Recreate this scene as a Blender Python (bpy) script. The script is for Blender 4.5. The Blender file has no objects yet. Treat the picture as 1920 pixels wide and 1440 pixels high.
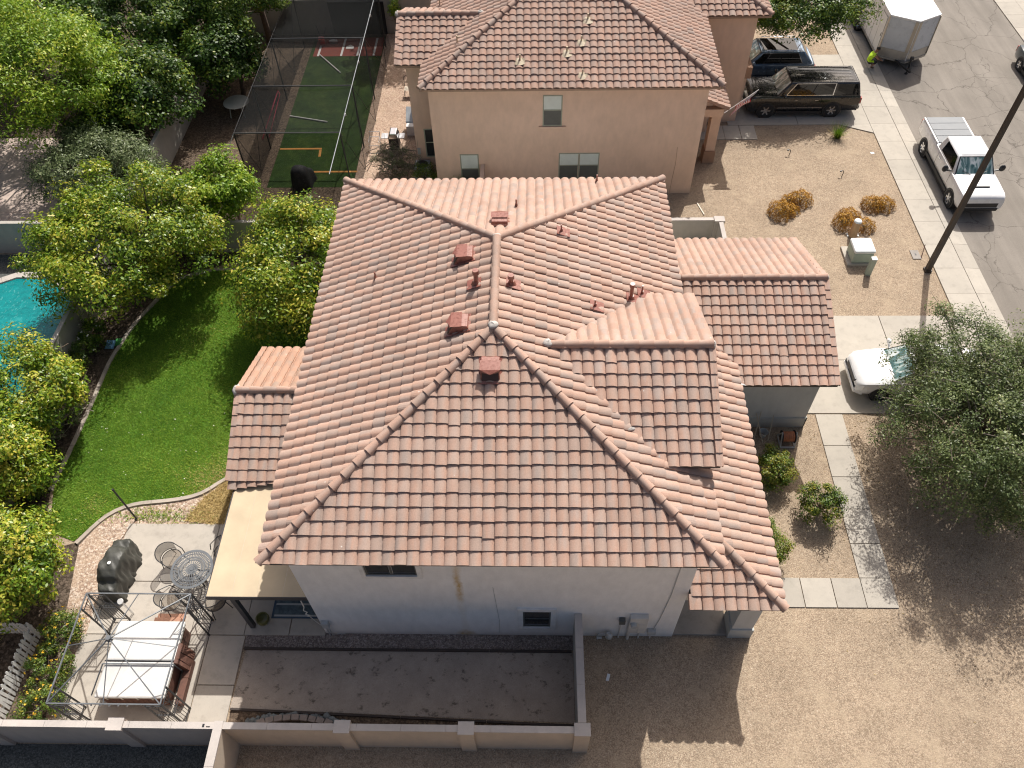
import bpy, bmesh, math, random
import numpy as np
from mathutils import Vector, Matrix, Quaternion

random.seed(7); RNG = np.random.default_rng(11)
S = bpy.context.scene
COL = S.collection

# ------------------------------------------------------------------ camera
cam_d = bpy.data.cameras.new('camera'); cam = bpy.data.objects.new('camera', cam_d); COL.objects.link(cam)
S.camera = cam
pitch, yaw, roll = 0.9066848, -0.0430866, -0.0334127
fwd = Vector((math.sin(yaw)*math.cos(pitch), math.cos(yaw)*math.cos(pitch), -math.sin(pitch)))
rgt = Vector((math.cos(yaw), -math.sin(yaw), 0)); upv = rgt.cross(fwd)
r2 = rgt*math.cos(roll) + upv*math.sin(roll); u2 = upv*math.cos(roll) - rgt*math.sin(roll)
cm = Matrix((r2, u2, -fwd)).transposed().to_4x4(); cm.translation = Vector((1.09245, -8.6698, 24.40153))
cam.matrix_world = cm
cam_d.sensor_width = 36.0; cam_d.lens = 1486.13/1920*36.0; cam_d.clip_start = 0.1; cam_d.clip_end = 2000
CAMPOS = cm.translation.copy()

# ------------------------------------------------------------------ sky, sun, exposure
EL = math.radians(50.0); AZ = math.atan2(0.343, 0.939)
W = bpy.data.worlds.new('World'); S.world = W; W.use_nodes = True
wn = W.node_tree.nodes; wl = W.node_tree.links
bg = wn['Background']; sky = wn.new('ShaderNodeTexSky'); sky.sky_type = 'NISHITA'
sky.sun_disc = False; sky.sun_elevation = EL; sky.sun_rotation = AZ; sky.air_density = 0.9; sky.dust_density = 7.0; sky.ozone_density = 0.3
wl.new(sky.outputs[0], bg.inputs[0]); bg.inputs[1].default_value = 0.096
sun_d = bpy.data.lights.new('sun', 'SUN'); sun = bpy.data.objects.new('sun', sun_d); COL.objects.link(sun)
sun_d.energy = 4.5; sun_d.angle = math.radians(0.53); sun_d.color = (1.0, 0.968, 0.915)
SDIR = Vector((math.sin(AZ)*math.cos(EL), math.cos(AZ)*math.cos(EL), math.sin(EL)))
sun.rotation_euler = SDIR.to_track_quat('Z', 'Y').to_euler(); sun.location = (20, 40, 60)
S.view_settings.view_transform = 'Standard'; S.view_settings.look = 'None'
S.view_settings.exposure = 0.22; S.view_settings.gamma = 1.0; S.view_settings.use_curve_mapping = False
S.render.engine = 'CYCLES'
try:
    S.cycles.use_denoising = True; S.cycles.filter_width = 1.15; S.cycles.max_bounces = 6; S.cycles.transparent_max_bounces = 12
    S.cycles.caustics_reflective = False; S.cycles.caustics_refractive = False
except Exception: pass

# ------------------------------------------------------------------ mesh helpers
class MB:
    def __init__(s): s.v = []; s.f = []; s.m = []
    def add(s, vs, fs, mi=0):
        o = len(s.v); s.v += [tuple(p) for p in vs]
        for f in fs: s.f.append(tuple(i+o for i in f)); s.m.append(mi)
        return s
    def box(s, x0, y0, z0, x1, y1, z1, mi=0):
        return s.add([(x0,y0,z0),(x1,y0,z0),(x1,y1,z0),(x0,y1,z0),(x0,y0,z1),(x1,y0,z1),(x1,y1,z1),(x0,y1,z1)],
                     [(0,3,2,1),(4,5,6,7),(0,1,5,4),(1,2,6,5),(2,3,7,6),(3,0,4,7)], mi)
    def hexa(s, b, t, mi=0):
        return s.add(list(b)+list(t), [(3,2,1,0),(4,5,6,7),(0,1,5,4),(1,2,6,5),(2,3,7,6),(3,0,4,7)], mi)
    def bar(s, p0, p1, w, h=None, mi=0, up=(0,0,1)):
        p0 = Vector(p0); p1 = Vector(p1); d = (p1-p0).normalized(); h = h or w
        u = Vector(up)
        if abs(d.dot(u)) > .95: u = Vector((0,1,0))
        a = d.cross(u).normalized()*w/2; b = a.cross(d).normalized()*h/2
        return s.hexa([p0-a-b, p0+a-b, p1+a-b, p1-a-b], [p0-a+b, p0+a+b, p1+a+b, p1-a+b], mi)
    def cyl(s, p0, p1, r0, r1=None, n=10, mi=0, caps=True):
        p0 = Vector(p0); p1 = Vector(p1); r1 = r0 if r1 is None else r1
        d = (p1-p0).normalized(); u = Vector((0,0,1)) if abs(d.z) < .9 else Vector((1,0,0))
        a = d.cross(u).normalized(); b = d.cross(a).normalized(); vs = []
        for p, r in ((p0, r0), (p1, r1)):
            for i in range(n):
                t = 2*math.pi*i/n; vs.append(p+a*math.cos(t)*r+b*math.sin(t)*r)
        fs = [(i, (i+1) % n, n+(i+1) % n, n+i) for i in range(n)]
        if caps: fs += [tuple(range(n-1, -1, -1)), tuple(range(n, 2*n))]
        return s.add(vs, fs, mi)
    def tube(s, pts, r, n=6, mi=0):
        for i in range(len(pts)-1):
            ra = r[i] if isinstance(r, (list, tuple)) else r; rb = r[i+1] if isinstance(r, (list, tuple)) else r
            s.cyl(pts[i], pts[i+1], ra, rb, n, mi)
        return s
    def lathe(s, prof, n=16, c=(0,0,0), mi=0):
        vs = []; k = len(prof)
        for i in range(n):
            t = 2*math.pi*i/n
            for r, z in prof: vs.append((c[0]+r*math.cos(t), c[1]+r*math.sin(t), c[2]+z))
        fs = []
        for i in range(n):
            j = (i+1) % n
            for q in range(k-1): fs.append((i*k+q, j*k+q, j*k+q+1, i*k+q+1))
        return s.add(vs, fs, mi)
    def prism(s, poly, z0, z1, mi=0):
        n = len(poly)
        vs = [(x, y, z0) for x, y in poly]+[(x, y, z1) for x, y in poly]
        return s.add(vs, [tuple(range(n-1, -1, -1)), tuple(range(n, 2*n))]+[(i, (i+1) % n, n+(i+1) % n, n+i) for i in range(n)], mi)
    def poly3(s, pts, mi=0): return s.add(pts, [tuple(range(len(pts)))], mi)
    def ell(s, c, r, nu=12, nv=8, mi=0, fn=None):
        vs = []; fs = []
        for j in range(nv+1):
            ph = math.pi*j/nv
            for i in range(nu):
                t = 2*math.pi*i/nu
                q = (math.sin(ph)*math.cos(t), math.sin(ph)*math.sin(t), math.cos(ph)); k = fn(q) if fn else 1
                vs.append((c[0]+r[0]*q[0]*k, c[1]+r[1]*q[1]*k, c[2]+r[2]*q[2]*k))
        for j in range(nv):
            for i in range(nu):
                fs.append((j*nu+i, (j+1)*nu+i, (j+1)*nu+(i+1) % nu, j*nu+(i+1) % nu))
        return s.add(vs, fs, mi)
    def mesh(s, name, mats):
        me = bpy.data.meshes.new(name); me.from_pydata(s.v, [], s.f)
        if not isinstance(mats, (list, tuple)): mats = [mats]
        for m in mats: me.materials.append(m)
        if len(mats) > 1: me.polygons.foreach_set('material_index', s.m)
        me.update(); return me
    def build(s, name, mats, parent=None, smooth=None, bevel=None, loc=None):
        me = s.mesh(name, mats)
        if smooth:
            me.polygons.foreach_set('use_smooth', [True]*len(me.polygons)); me.set_sharp_from_angle(angle=math.radians(smooth))
        return link(name, me, parent, bevel, loc)

def link(name, me, parent=None, bevel=None, loc=None):
    o = bpy.data.objects.new(name, me); COL.objects.link(o)
    if parent is not None: o.parent = parent
    if loc is not None: o.location = loc
    if bevel:
        b = o.modifiers.new('bevel', 'BEVEL'); b.width = bevel; b.segments = 2; b.limit_method = 'ANGLE'; b.angle_limit = math.radians(40)
    return o
def tag(o, label=None, cat=None, group=None, kind=None):
    if label: o['label'] = label
    if cat: o['category'] = cat
    if group: o['group'] = group
    if kind: o['kind'] = kind
    return o
def thing(name, label, cat, loc=(0,0,0), rz=0, group=None):
    o = bpy.data.objects.new(name, None); COL.objects.link(o); o.location = loc; o.rotation_euler = (0,0,rz)
    o.empty_display_size = .2
    return tag(o, label, cat, group)
def copy_tree(o, parent=None):
    c = o.copy(); COL.objects.link(c); c.parent = parent
    for ch in list(o.children): copy_tree(ch, c)
    return c
def fast_mesh(name, V, Q, mat, tint=None, smooth=False):
    """V (n,3) float array, Q (m,k) int array of equal-sided faces"""
    me = bpy.data.meshes.new(name); V = np.ascontiguousarray(V, dtype=np.float32); Q = np.ascontiguousarray(Q, dtype=np.int32)
    k = Q.shape[1]
    me.vertices.add(len(V)); me.vertices.foreach_set('co', V.ravel())
    me.loops.add(Q.size); me.loops.foreach_set('vertex_index', Q.ravel())
    me.polygons.add(len(Q)); me.polygons.foreach_set('loop_start', np.arange(0, Q.size, k, dtype=np.int32))
    me.update(calc_edges=True)
    if smooth: me.polygons.foreach_set('use_smooth', np.ones(len(Q), dtype=bool))
    if tint is not None:
        a = me.attributes.new('tint', 'FLOAT', 'FACE'); a.data.foreach_set('value', np.ascontiguousarray(tint, dtype=np.float32))
    me.materials.append(mat); me.validate(); return me

# ------------------------------------------------------------------ materials
MT = {}
class NT:
    def __init__(s, name):
        s.m = bpy.data.materials.new(name); s.m.use_nodes = True; s.t = s.m.node_tree; s.n = s.t.nodes; s.l = s.t.links
        s.b = s.n['Principled BSDF']; s.out = s.n['Material Output']
    def new(s, t, **kw):
        x = s.n.new(t)
        for k, v in kw.items(): setattr(x, k, v)
        return x
    def lk(s, a, b): s.l.new(a, b)
    def pos(s, scale=(1,1,1)):
        g = s.new('ShaderNodeNewGeometry'); mp = s.new('ShaderNodeMapping'); mp.inputs['Scale'].default_value = scale
        s.lk(g.outputs['Position'], mp.inputs[0]); return mp.outputs[0]
    def obj(s, scale=(1,1,1)):
        g = s.new('ShaderNodeTexCoord'); mp = s.new('ShaderNodeMapping'); mp.inputs['Scale'].default_value = scale
        s.lk(g.outputs['Object'], mp.inputs[0]); return mp.outputs[0]
    def noise(s, co, scale, detail=3, rough=.55, dist=0):
        x = s.new('ShaderNodeTexNoise'); x.inputs['Scale'].default_value = scale; x.inputs['Detail'].default_value = detail
        x.inputs['Roughness'].default_value = rough; x.inputs['Distortion'].default_value = dist; s.lk(co, x.inputs['Vector']); return x
    def vor(s, co, scale, feat='F1', rnd=1):
        x = s.new('ShaderNodeTexVoronoi', feature=feat); x.inputs['Scale'].default_value = scale; x.inputs['Randomness'].default_value = rnd
        s.lk(co, x.inputs['Vector']); return x
    def ramp(s, fac, stops, interp='LINEAR'):
        x = s.new('ShaderNodeValToRGB'); x.color_ramp.interpolation = interp; e = x.color_ramp.elements
        while len(e) < len(stops): e.new(.5)
        for i, (p, c) in enumerate(stops):
            e[i].position = p; e[i].color = (c[0], c[1], c[2], 1) if not isinstance(c, (int, float)) else (c, c, c, 1)
        s.lk(fac, x.inputs[0]); return x.outputs[0]
    def mix(s, fac, a, b, mode='MIX'):
        x = s.new('ShaderNodeMix', data_type='RGBA', blend_type=mode)
        for sock, v in ((x.inputs[0], fac), (x.inputs[6], a), (x.inputs[7], b)):
            if isinstance(v, (int, float)): sock.default_value = v
            elif isinstance(v, tuple): sock.default_value = (v[0], v[1], v[2], 1)
            else: s.lk(v, sock)
        return x.outputs[2]
    def math(s, op, a, b=None):
        x = s.new('ShaderNodeMath', operation=op)
        for i, v in enumerate((a, b)):
            if v is None: continue
            if isinstance(v, (int, float)): x.inputs[i].default_value = v
            else: s.lk(v, x.inputs[i])
        return x.outputs[0]
    def bump(s, h, strength=.4, dist=.02):
        x = s.new('ShaderNodeBump'); x.inputs['Strength'].default_value = strength; x.inputs['Distance'].default_value = dist
        s.lk(h, x.inputs['Height']); s.lk(x.outputs[0], s.b.inputs['Normal']); return x
    def col(s, c):
        if isinstance(c, tuple): s.b.inputs['Base Color'].default_value = (c[0], c[1], c[2], 1)
        else: s.lk(c, s.b.inputs['Base Color'])
    def set(s, rough=None, metal=None, spec=None, coat=None, trans=None, ior=None, alpha=None):
        for k, v in (('Roughness', rough), ('Metallic', metal), ('Specular IOR Level', spec), ('Coat Weight', coat), ('Transmission Weight', trans), ('IOR', ior), ('Alpha', alpha)):
            if v is not None: s.b.inputs[k].default_value = v
        return s
def plain(key, c, rough=.6, metal=0, var=.12, scale=3.0, bump=0, bscale=60, coat=None, spec=None, usepos=True):
    """paint or plastic with faint blotches of wear"""
    n = NT(key); co = n.pos() if usepos else n.obj()
    a = n.noise(co, scale, 5); f = n.ramp(a.outputs[0], [(.3, 1-var), (.7, 1+var)])
    n.col(n.mix(1.0, tuple(c), f, 'MULTIPLY'))
    rr = n.ramp(a.outputs[0], [(.25, max(0, rough-.1)), (.75, min(1, rough+.1))]); n.lk(rr, n.b.inputs['Roughness'])
    n.set(metal=metal, coat=coat, spec=spec)
    if bump: n.bump(n.noise(co, bscale, 4).outputs[0], bump, .01)
    MT[key] = n.m; return n.m

def mk_tile(key, cols, light=1.0):
    n = NT(key); uv = n.new('ShaderNodeUVMap'); uv.uv_map = 'UVMap'
    mp = n.new('ShaderNodeMapping'); mp.inputs['Scale'].default_value = (2.2, .55, 1); n.lk(uv.outputs[0], mp.inputs[0])
    st = n.noise(mp.outputs[0], 1.0, 2, .5)
    base = n.ramp(st.outputs[0], [(.30, cols[0]), (.44, cols[1]), (.55, cols[2]), (.68, cols[3])])
    at = n.new('ShaderNodeAttribute'); at.attribute_name = 'tint'
    base = n.mix(1.0, base, n.ramp(at.outputs['Fac'], [(0, .93*light), (.5, 1.0*light), (1, 1.06*light)]), 'MULTIPLY')
    gp = n.pos()
    fine = n.noise(gp, 34, 5, .7); base = n.mix(1.0, base, n.ramp(fine.outputs[0], [(.3, .86), (.7, 1.12)]), 'MULTIPLY')
    eff = n.noise(gp, 1.7, 4, .65); base = n.mix(n.ramp(eff.outputs[0], [(.56, 0), (.78, .28)]), base, (.52, .44, .38))
    grime = n.noise(n.pos((.8,.8,.8)), .55, 5, .7); base = n.mix(1.0, base, n.ramp(grime.outputs[0], [(.3, .86), (.65, 1.06)]), 'MULTIPLY')
    spt = n.vor(gp, 1.9); base = n.mix(n.ramp(spt.outputs['Distance'], [(.022, .75), (.05, 0)]), base, (.68, .64, .58))
    lich = n.noise(gp, 6.5, 6, .75); base = n.mix(n.ramp(lich.outputs[0], [(.66, 0), (.74, .5)]), base, (.30, .255, .225))
    n.col(base); n.set(rough=.82, spec=.3); n.bump(fine.outputs[0], .25, .008)
    MT[key] = n.m
mk_tile('tile', light=1.09, cols=[(.318,.250,.215), (.388,.276,.222), (.406,.260,.198), (.362,.281,.240)])
mk_tile('tile_nb', [(.30,.228,.196), (.358,.25,.202), (.376,.238,.182), (.335,.258,.218)])
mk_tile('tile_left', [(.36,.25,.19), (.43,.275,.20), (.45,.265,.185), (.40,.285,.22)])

def mk_stucco(key, c, c2, stain=False):
    n = NT(key); co = n.pos(); big = n.noise(co, .7, 5, .6); fine = n.noise(co, 55, 4, .7); mid = n.noise(n.pos((3,3,1.2)), 1.4, 4, .6)
    b = n.mix(n.ramp(big.outputs[0], [(.35, 0), (.7, 1)]), c, c2)
    b = n.mix(1.0, b, n.ramp(mid.outputs[0], [(.3, .94), (.7, 1.05)]), 'MULTIPLY')
    b = n.mix(1.0, b, n.ramp(fine.outputs[0], [(.3, .95), (.7, 1.04)]), 'MULTIPLY')
    sp = n.new('ShaderNodeSeparateXYZ'); n.lk(co, sp.inputs[0])
    # dust splashed up the foot of the wall
    sh = n.math('ADD', sp.outputs[2], n.math('MULTIPLY', big.outputs[0], .5))
    b = n.mix(n.ramp(n.math('MULTIPLY', sh, 1.0), [(.22, .35), (.55, 0)]), b, (.30, .24, .19))
    if stain:   # rust coloured run below the roof edge
        w = n.noise(n.pos((1,1,.6)), 2.2, 4, .7)
        dx = n.math('ABSOLUTE', n.math('ADD', n.math('SUBTRACT', sp.outputs[0], n.math('MULTIPLY', n.math('SUBTRACT', w.outputs[0], .5), .3)), n.math('ADD', .98, n.math('MULTIPLY', sp.outputs[2], -.0))))
        up = n.ramp(n.math('MULTIPLY', sp.outputs[2], .2), [(0, .5), (.015, .9), (.1, .12), (.5, .15), (.62, .8), (.78, .95), (.97, .4)])
        wid = n.ramp(n.math('MULTIPLY', sp.outputs[2], .2), [(0, .42), (.06, .26), (.2, .15), (1, .14)])
        core = n.ramp(n.math('DIVIDE', dx, wid), [(.15, 1), (1, 0)])
        patch = n.ramp(n.noise(n.pos((2,2,1)), 3.5, 4, .7).outputs[0], [(.3, .35), (.6, 1)])
        b = n.mix(n.math('MULTIPLY', n.math('MULTIPLY', core, up), patch), b, (.52, .33, .09))
    n.col(b); n.set(rough=.9, spec=.2); n.bump(fine.outputs[0], .35, .01); MT[key] = n.m
mk_stucco('stucco', (.85,.84,.82), (.80,.79,.77), True)
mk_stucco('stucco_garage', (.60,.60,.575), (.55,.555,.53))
mk_stucco('stucco_base', (.50,.51,.485), (.46,.47,.45))
mk_stucco('stucco_nb', (.72,.53,.41), (.66,.485,.37))
mk_stucco('stucco_nb_dark', (.36,.235,.165), (.33,.215,.15))
mk_stucco('wall_tan', (.56,.46,.36), (.50,.42,.335))
mk_stucco('wall_cap', (.52,.47,.43), (.44,.40,.37))
mk_stucco('wall_grey', (.44,.41,.36), (.37,.35,.315))
mk_stucco('wall_pink', (.54,.46,.40), (.47,.41,.37))

def mk_gravel(key, stops, big=(.86, 1.12), dust=(.42,.32,.225), scale=26, tracks=False, bumpd=.018):
    n = NT(key); co = n.pos(); v = n.vor(co, scale); v2 = n.vor(co, scale*2.4)
    sp = n.new('ShaderNodeSeparateColor'); n.lk(v.outputs['Color'], sp.inputs[0])
    sp2 = n.new('ShaderNodeSeparateColor'); n.lk(v2.outputs['Color'], sp2.inputs[0])
    b = n.ramp(n.math('ADD', n.math('MULTIPLY', sp.outputs[0], .6), n.math('MULTIPLY', sp2.outputs[0], .4)), stops)
    g = n.noise(co, .55, 6, .62); b = n.mix(1.0, b, n.ramp(g.outputs[0], [(.3, big[0]), (.7, big[1])]), 'MULTIPLY')
    g2 = n.noise(co, 5.5, 4, .7); b = n.mix(1.0, b, n.ramp(g2.outputs[0], [(.3, .86), (.7, 1.14)]), 'MULTIPLY')
    if tracks:
        t = n.noise(n.pos((.35, 6, 1)), 1.2, 4, .65); b = n.mix(n.ramp(t.outputs[0], [(.58, 0), (.7, .22)]), b, (.24,.18,.13))
    b = n.mix(1.0, b, n.ramp(v.outputs['Distance'], [(.25, 1.0), (.7, .74)]), 'MULTIPLY')
    fines = n.noise(co, .9, 7, .68); b = n.mix(n.ramp(fines.outputs[0], [(.52, 0), (.66, .55)]), b, dust)
    n.col(b); n.set(rough=.95, spec=.15); n.bump(n.math('SUBTRACT', 1.0, v.outputs['Distance']), .6, bumpd); MT[key] = n.m
mk_gravel('gravel', [(.22, (.28,.208,.148)), (.42, (.38,.292,.208)), (.55, (.44,.345,.248)), (.66, (.41,.31,.22)), (.8, (.48,.39,.29))], tracks=True, scale=31, dust=(.42,.332,.235))
mk_gravel('gravel_grey', [(.2, (.07,.074,.07)), (.5, (.115,.12,.112)), (.8, (.18,.18,.165))], dust=(.11,.11,.10))
mk_gravel('gravel_strip', [(.2, (.17,.135,.115)), (.45, (.25,.205,.18)), (.6, (.30,.25,.22)), (.85, (.42,.36,.33))], scale=24, dust=(.25,.205,.175))
mk_gravel('gravel_pink', [(.2, (.30,.20,.15)), (.45, (.48,.36,.27)), (.6, (.50,.38,.29)), (.8, (.66,.56,.47))], scale=15, dust=(.43,.32,.23))
mk_gravel('gravel_nb', [(.2, (.34,.22,.16)), (.45, (.48,.34,.25)), (.6, (.55,.40,.30)), (.8, (.62,.48,.37))])
mk_gravel('soil', [(.2, (.05,.038,.028)), (.5, (.10,.075,.055)), (.8, (.17,.13,.10))], scale=14, dust=(.09,.07,.05))
mk_gravel('soil_nb', [(.2, (.075,.055,.04)), (.5, (.13,.094,.067)), (.8, (.20,.148,.105))], scale=14, big=(.7, 1.25), dust=(.14,.10,.07))

def mk_dirt():
    n = NT('dirt'); co = n.pos(); a = n.noise(co, 1.1, 7, .65); f = n.noise(co, 40, 4, .7); d = n.noise(n.pos((1,1.3,1)), 2.6, 6, .75)
    b = n.ramp(a.outputs[0], [(.3, (.31,.262,.222)), (.55, (.38,.322,.27)), (.75, (.44,.375,.315))])
    b = n.mix(n.ramp(d.outputs[0], [(.56, 0), (.66, .75)]), b, (.07,.058,.048))
    b = n.mix(1.0, b, n.ramp(f.outputs[0], [(.3, .85), (.7, 1.14)]), 'MULTIPLY'); n.col(b); n.set(rough=.95, spec=.1); n.bump(f.outputs[0], .3, .01); MT['dirt'] = n.m
mk_dirt()
def mk_concrete(key, c, c2, dark=.8):
    n = NT(key); co = n.pos(); a = n.noise(co, .9, 6, .62); f = n.noise(co, 70, 3, .7); st = n.noise(co, 2.7, 5, .7)
    oi = n.new('ShaderNodeObjectInfo')
    b = n.mix(n.ramp(a.outputs[0], [(.3, 0), (.7, 1)]), c, c2)
    b = n.mix(1.0, b, n.ramp(oi.outputs['Random'], [(0, .92), (1, 1.06)]), 'MULTIPLY')
    b = n.mix(1.0, b, n.ramp(st.outputs[0], [(.28, dark), (.5, 1.0)]), 'MULTIPLY')
    b = n.mix(1.0, b, n.ramp(f.outputs[0], [(.3, .95), (.7, 1.05)]), 'MULTIPLY'); n.col(b); n.set(rough=.88, spec=.25); n.bump(f.outputs[0], .15, .006); MT[key] = n.m
mk_concrete('concrete', (.455,.415,.355), (.40,.365,.315), .86)
mk_concrete('concrete_patio', (.48,.435,.375), (.41,.37,.32), .80)
mk_concrete('concrete_dark', (.34,.31,.28), (.28,.26,.235), .8)
mk_concrete('concrete_pink', (.56,.44,.37), (.50,.40,.34), .9)
mk_concrete('coping', (.50,.45,.40), (.42,.38,.34), .8)
mk_concrete('curbing', (.46,.40,.34), (.36,.31,.26), .7)

def mk_asphalt():
    n = NT('asphalt'); co = n.pos(); a = n.noise(co, .35, 6, .6); f = n.noise(co, 45, 5, .8); streak = n.noise(n.pos((1.6,.12,1)), 1.0, 4, .6)
    b = n.ramp(a.outputs[0], [(.3, (.205,.183,.158)), (.7, (.25,.224,.195))])
    b = n.mix(1.0, b, n.ramp(streak.outputs[0], [(.3, .84), (.7, 1.12)]), 'MULTIPLY')
    b = n.mix(1.0, b, n.ramp(f.outputs[0], [(.3, .80), (.7, 1.2)]), 'MULTIPLY')
    wob = n.noise(co, 1.3, 4, .6); vadd = n.new('ShaderNodeVectorMath', operation='ADD'); vs = n.new('ShaderNodeVectorMath', operation='SCALE'); vs.inputs['Scale'].default_value = .55
    n.lk(wob.outputs['Color'], vs.inputs[0]); n.lk(co, vadd.inputs[0]); n.lk(vs.outputs[0], vadd.inputs[1])
    c1 = n.vor(vadd.outputs[0], .30, 'DISTANCE_TO_EDGE'); c2 = n.vor(vadd.outputs[0], 1.05, 'DISTANCE_TO_EDGE')
    m2 = n.ramp(n.noise(co, .22, 3).outputs[0], [(.52, 0), (.60, 1)])
    k1 = n.ramp(c1.outputs['Distance'], [(.0012, .75), (.005, 0)]); k2 = n.math('MULTIPLY', n.ramp(c2.outputs['Distance'], [(.003, .7), (.014, 0)]), m2)
    b = n.mix(n.math('MAXIMUM', k1, k2), b, (.07,.06,.052)); n.col(b); n.set(rough=.93, spec=.2); n.bump(f.outputs[0], .3, .01); MT['asphalt'] = n.m
mk_asphalt()
def mk_lawn(key, a, b2, c, dry=None):
    n = NT(key); co = n.pos(); g = n.noise(co, .8, 6, .65); f = n.noise(co, 30, 4, .75); p = n.noise(co, 2.6, 4, .7)
    b = n.ramp(g.outputs[0], [(.3, a), (.5, b2), (.72, c)])
    b = n.mix(1.0, b, n.ramp(p.outputs[0], [(.3, .72), (.7, 1.25)]), 'MULTIPLY')
    b = n.mix(1.0, b, n.ramp(f.outputs[0], [(.3, .62), (.7, 1.35)]), 'MULTIPLY')
    if dry:
        at = n.new('ShaderNodeAttribute'); at.attribute_name = 'dry'; b = n.mix(at.outputs['Fac'], b, dry)
    n.col(b); n.set(rough=.9, spec=.15); n.bump(f.outputs[0], .8, .03); MT[key] = n.m
mk_lawn('lawn', (.045,.115,.012), (.075,.165,.016), (.12,.20,.028))
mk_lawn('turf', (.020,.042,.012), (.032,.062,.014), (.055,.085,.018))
mk_lawn('drygrass', (.50,.36,.15), (.58,.43,.20), (.64,.50,.26))

def mk_leaf(key, stops, transl=.3, rough=.45, spec=.4):
    n = NT(key); at = n.new('ShaderNodeAttribute'); at.attribute_name = 'tint'
    c = n.ramp(at.outputs['Fac'], stops); n.col(c); n.set(rough=rough, spec=spec)
    tr = n.new('ShaderNodeBsdfTranslucent'); n.lk(c, tr.inputs[0]); ms = n.new('ShaderNodeMixShader'); ms.inputs[0].default_value = transl
    n.lk(n.b.outputs[0], ms.inputs[1]); n.lk(tr.outputs[0], ms.inputs[2]); n.lk(ms.outputs[0], n.out.inputs[0]); MT[key] = n.m
mk_leaf('leaf_citrus', [(0, (.045,.10,.010)), (.35, (.13,.23,.016)), (.62, (.27,.35,.026)), (.82, (.44,.43,.045)), (1, (.60,.50,.08))], rough=.38)
mk_leaf('leaf_bright', [(0, (.065,.14,.012)), (.4, (.17,.30,.020)), (.75, (.31,.42,.03)), (1, (.48,.48,.05))])
mk_leaf('leaf_dark', [(0, (.02,.05,.009)), (.45, (.065,.135,.016)), (.8, (.16,.235,.025)), (1, (.32,.33,.04))])
mk_leaf('leaf_grey', [(0, (.06,.09,.035)), (.5, (.15,.20,.08)), (1, (.28,.32,.16))])
mk_leaf('leaf_mesquite', [(0, (.048,.075,.024)), (.45, (.115,.16,.05)), (.8, (.205,.25,.085)), (1, (.34,.36,.15))])
mk_leaf('leaf_orange', [(0, (.12,.06,.012)), (.35, (.34,.165,.02)), (.7, (.52,.27,.028)), (1, (.62,.38,.06))], transl=.15)
mk_leaf('leaf_lime', [(0, (.03,.07,.012)), (.4, (.09,.16,.02)), (.7, (.20,.24,.03)), (1, (.36,.30,.04))])
mk_leaf('petal_yellow', [(0, (.62,.36,.02)), (1, (.75,.50,.05))], transl=.2)
mk_leaf('petal_white', [(0, (.7,.68,.6)), (1, (.8,.78,.7))], transl=.2)
mk_leaf('blade', [(0, (.09,.185,.012)), (.4, (.19,.32,.022)), (.75, (.29,.40,.04)), (.93, (.46,.44,.09)), (1, (.62,.49,.21))], transl=.25, rough=.6)
mk_leaf('straw', [(0, (.42,.31,.11)), (1, (.70,.54,.26))], transl=.2, rough=.7)

plain('bark', (.13,.095,.07), .9, var=.3, scale=9, bump=.6, bscale=30)
plain('twig', (.20,.165,.13), .9, var=.25, scale=8)
plain('twig_pale', (.30,.26,.20), .9, var=.25, scale=8)
plain('mortar', (.44,.41,.38), .9, var=.18, scale=9, bump=.6, bscale=40)
plain('vent_red', (.255,.095,.07), .30, var=.18, scale=12, coat=.2)
plain('vent_dark', (.055,.03,.03), .6)
plain('vent_cream', (.46,.38,.26), .6, var=.25, scale=14)
plain('fascia', (.085,.07,.06), .7)
plain('fascia_nb', (.34,.235,.17), .8)
plain('soffit', (.55,.53,.50), .85)
plain('flashing', (.62,.63,.64), .4, metal=.6)
plain('white_trim', (.74,.73,.71), .6)
plain('frame_dark', (.10,.105,.10), .5)
plain('frame_green', (.30,.32,.25), .55)
plain('blind', (.60,.66,.62), .55, var=.06)
plain('screen_grey', (.10,.105,.095), .6)
plain('patio_cover', (.53,.425,.285), .65, var=.12, scale=1.1)
plain('post_dark', (.055,.055,.06), .5)
plain('meter_grey', (.46,.47,.46), .45, var=.1)
plain('meter_box', (.62,.60,.56), .5, var=.1)
plain('steel', (.45,.45,.46), .35, metal=.9)
plain('chrome', (.72,.72,.73), .12, metal=1.0, var=.04)
plain('rubber', (.022,.022,.023), .85)
plain('black_plastic', (.018,.018,.02), .5)
plain('paint_black', (.010,.010,.011), .26, coat=.8, var=.1, spec=.5)
plain('paint_blue', (.19,.27,.37), .25, metal=.4, coat=1.0, var=.05)
plain('paint_white', (.74,.74,.74), .25, coat=1.0, var=.03)
plain('paint_dark', (.02,.045,.065), .2, metal=.3, coat=1.0, var=.05)
plain('tonneau', (.24,.25,.26), .7, var=.06)
plain('trailer_white', (.74,.74,.73), .45, var=.06)
plain('trailer_roof', (.86,.86,.85), .5, var=.03)
plain('trailer_panel', (.55,.58,.61), .3, var=.06)
plain('trailer_alu', (.40,.39,.37), .4, metal=.7)
plain('trailer_post', (.50,.43,.33), .5)
plain('lamp_glass', (.72,.70,.66), .15, var=.05)
plain('tail_red', (.35,.012,.012), .2, coat=.6)
plain('pole_brown', (.045,.034,.027), .55)
plain('util_white', (.70,.73,.72), .5, var=.05)
plain('util_green', (.36,.43,.36), .55, var=.08)
plain('util_tan', (.47,.30,.165), .6, var=.08)
plain('iron', (.155,.165,.175), .5, metal=.3)
plain('iron_dark', (.05,.05,.052), .55, metal=.3)
plain('cover_black', (.05,.05,.043), .5, var=.3, scale=4, bump=1.0, bscale=5)
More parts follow.
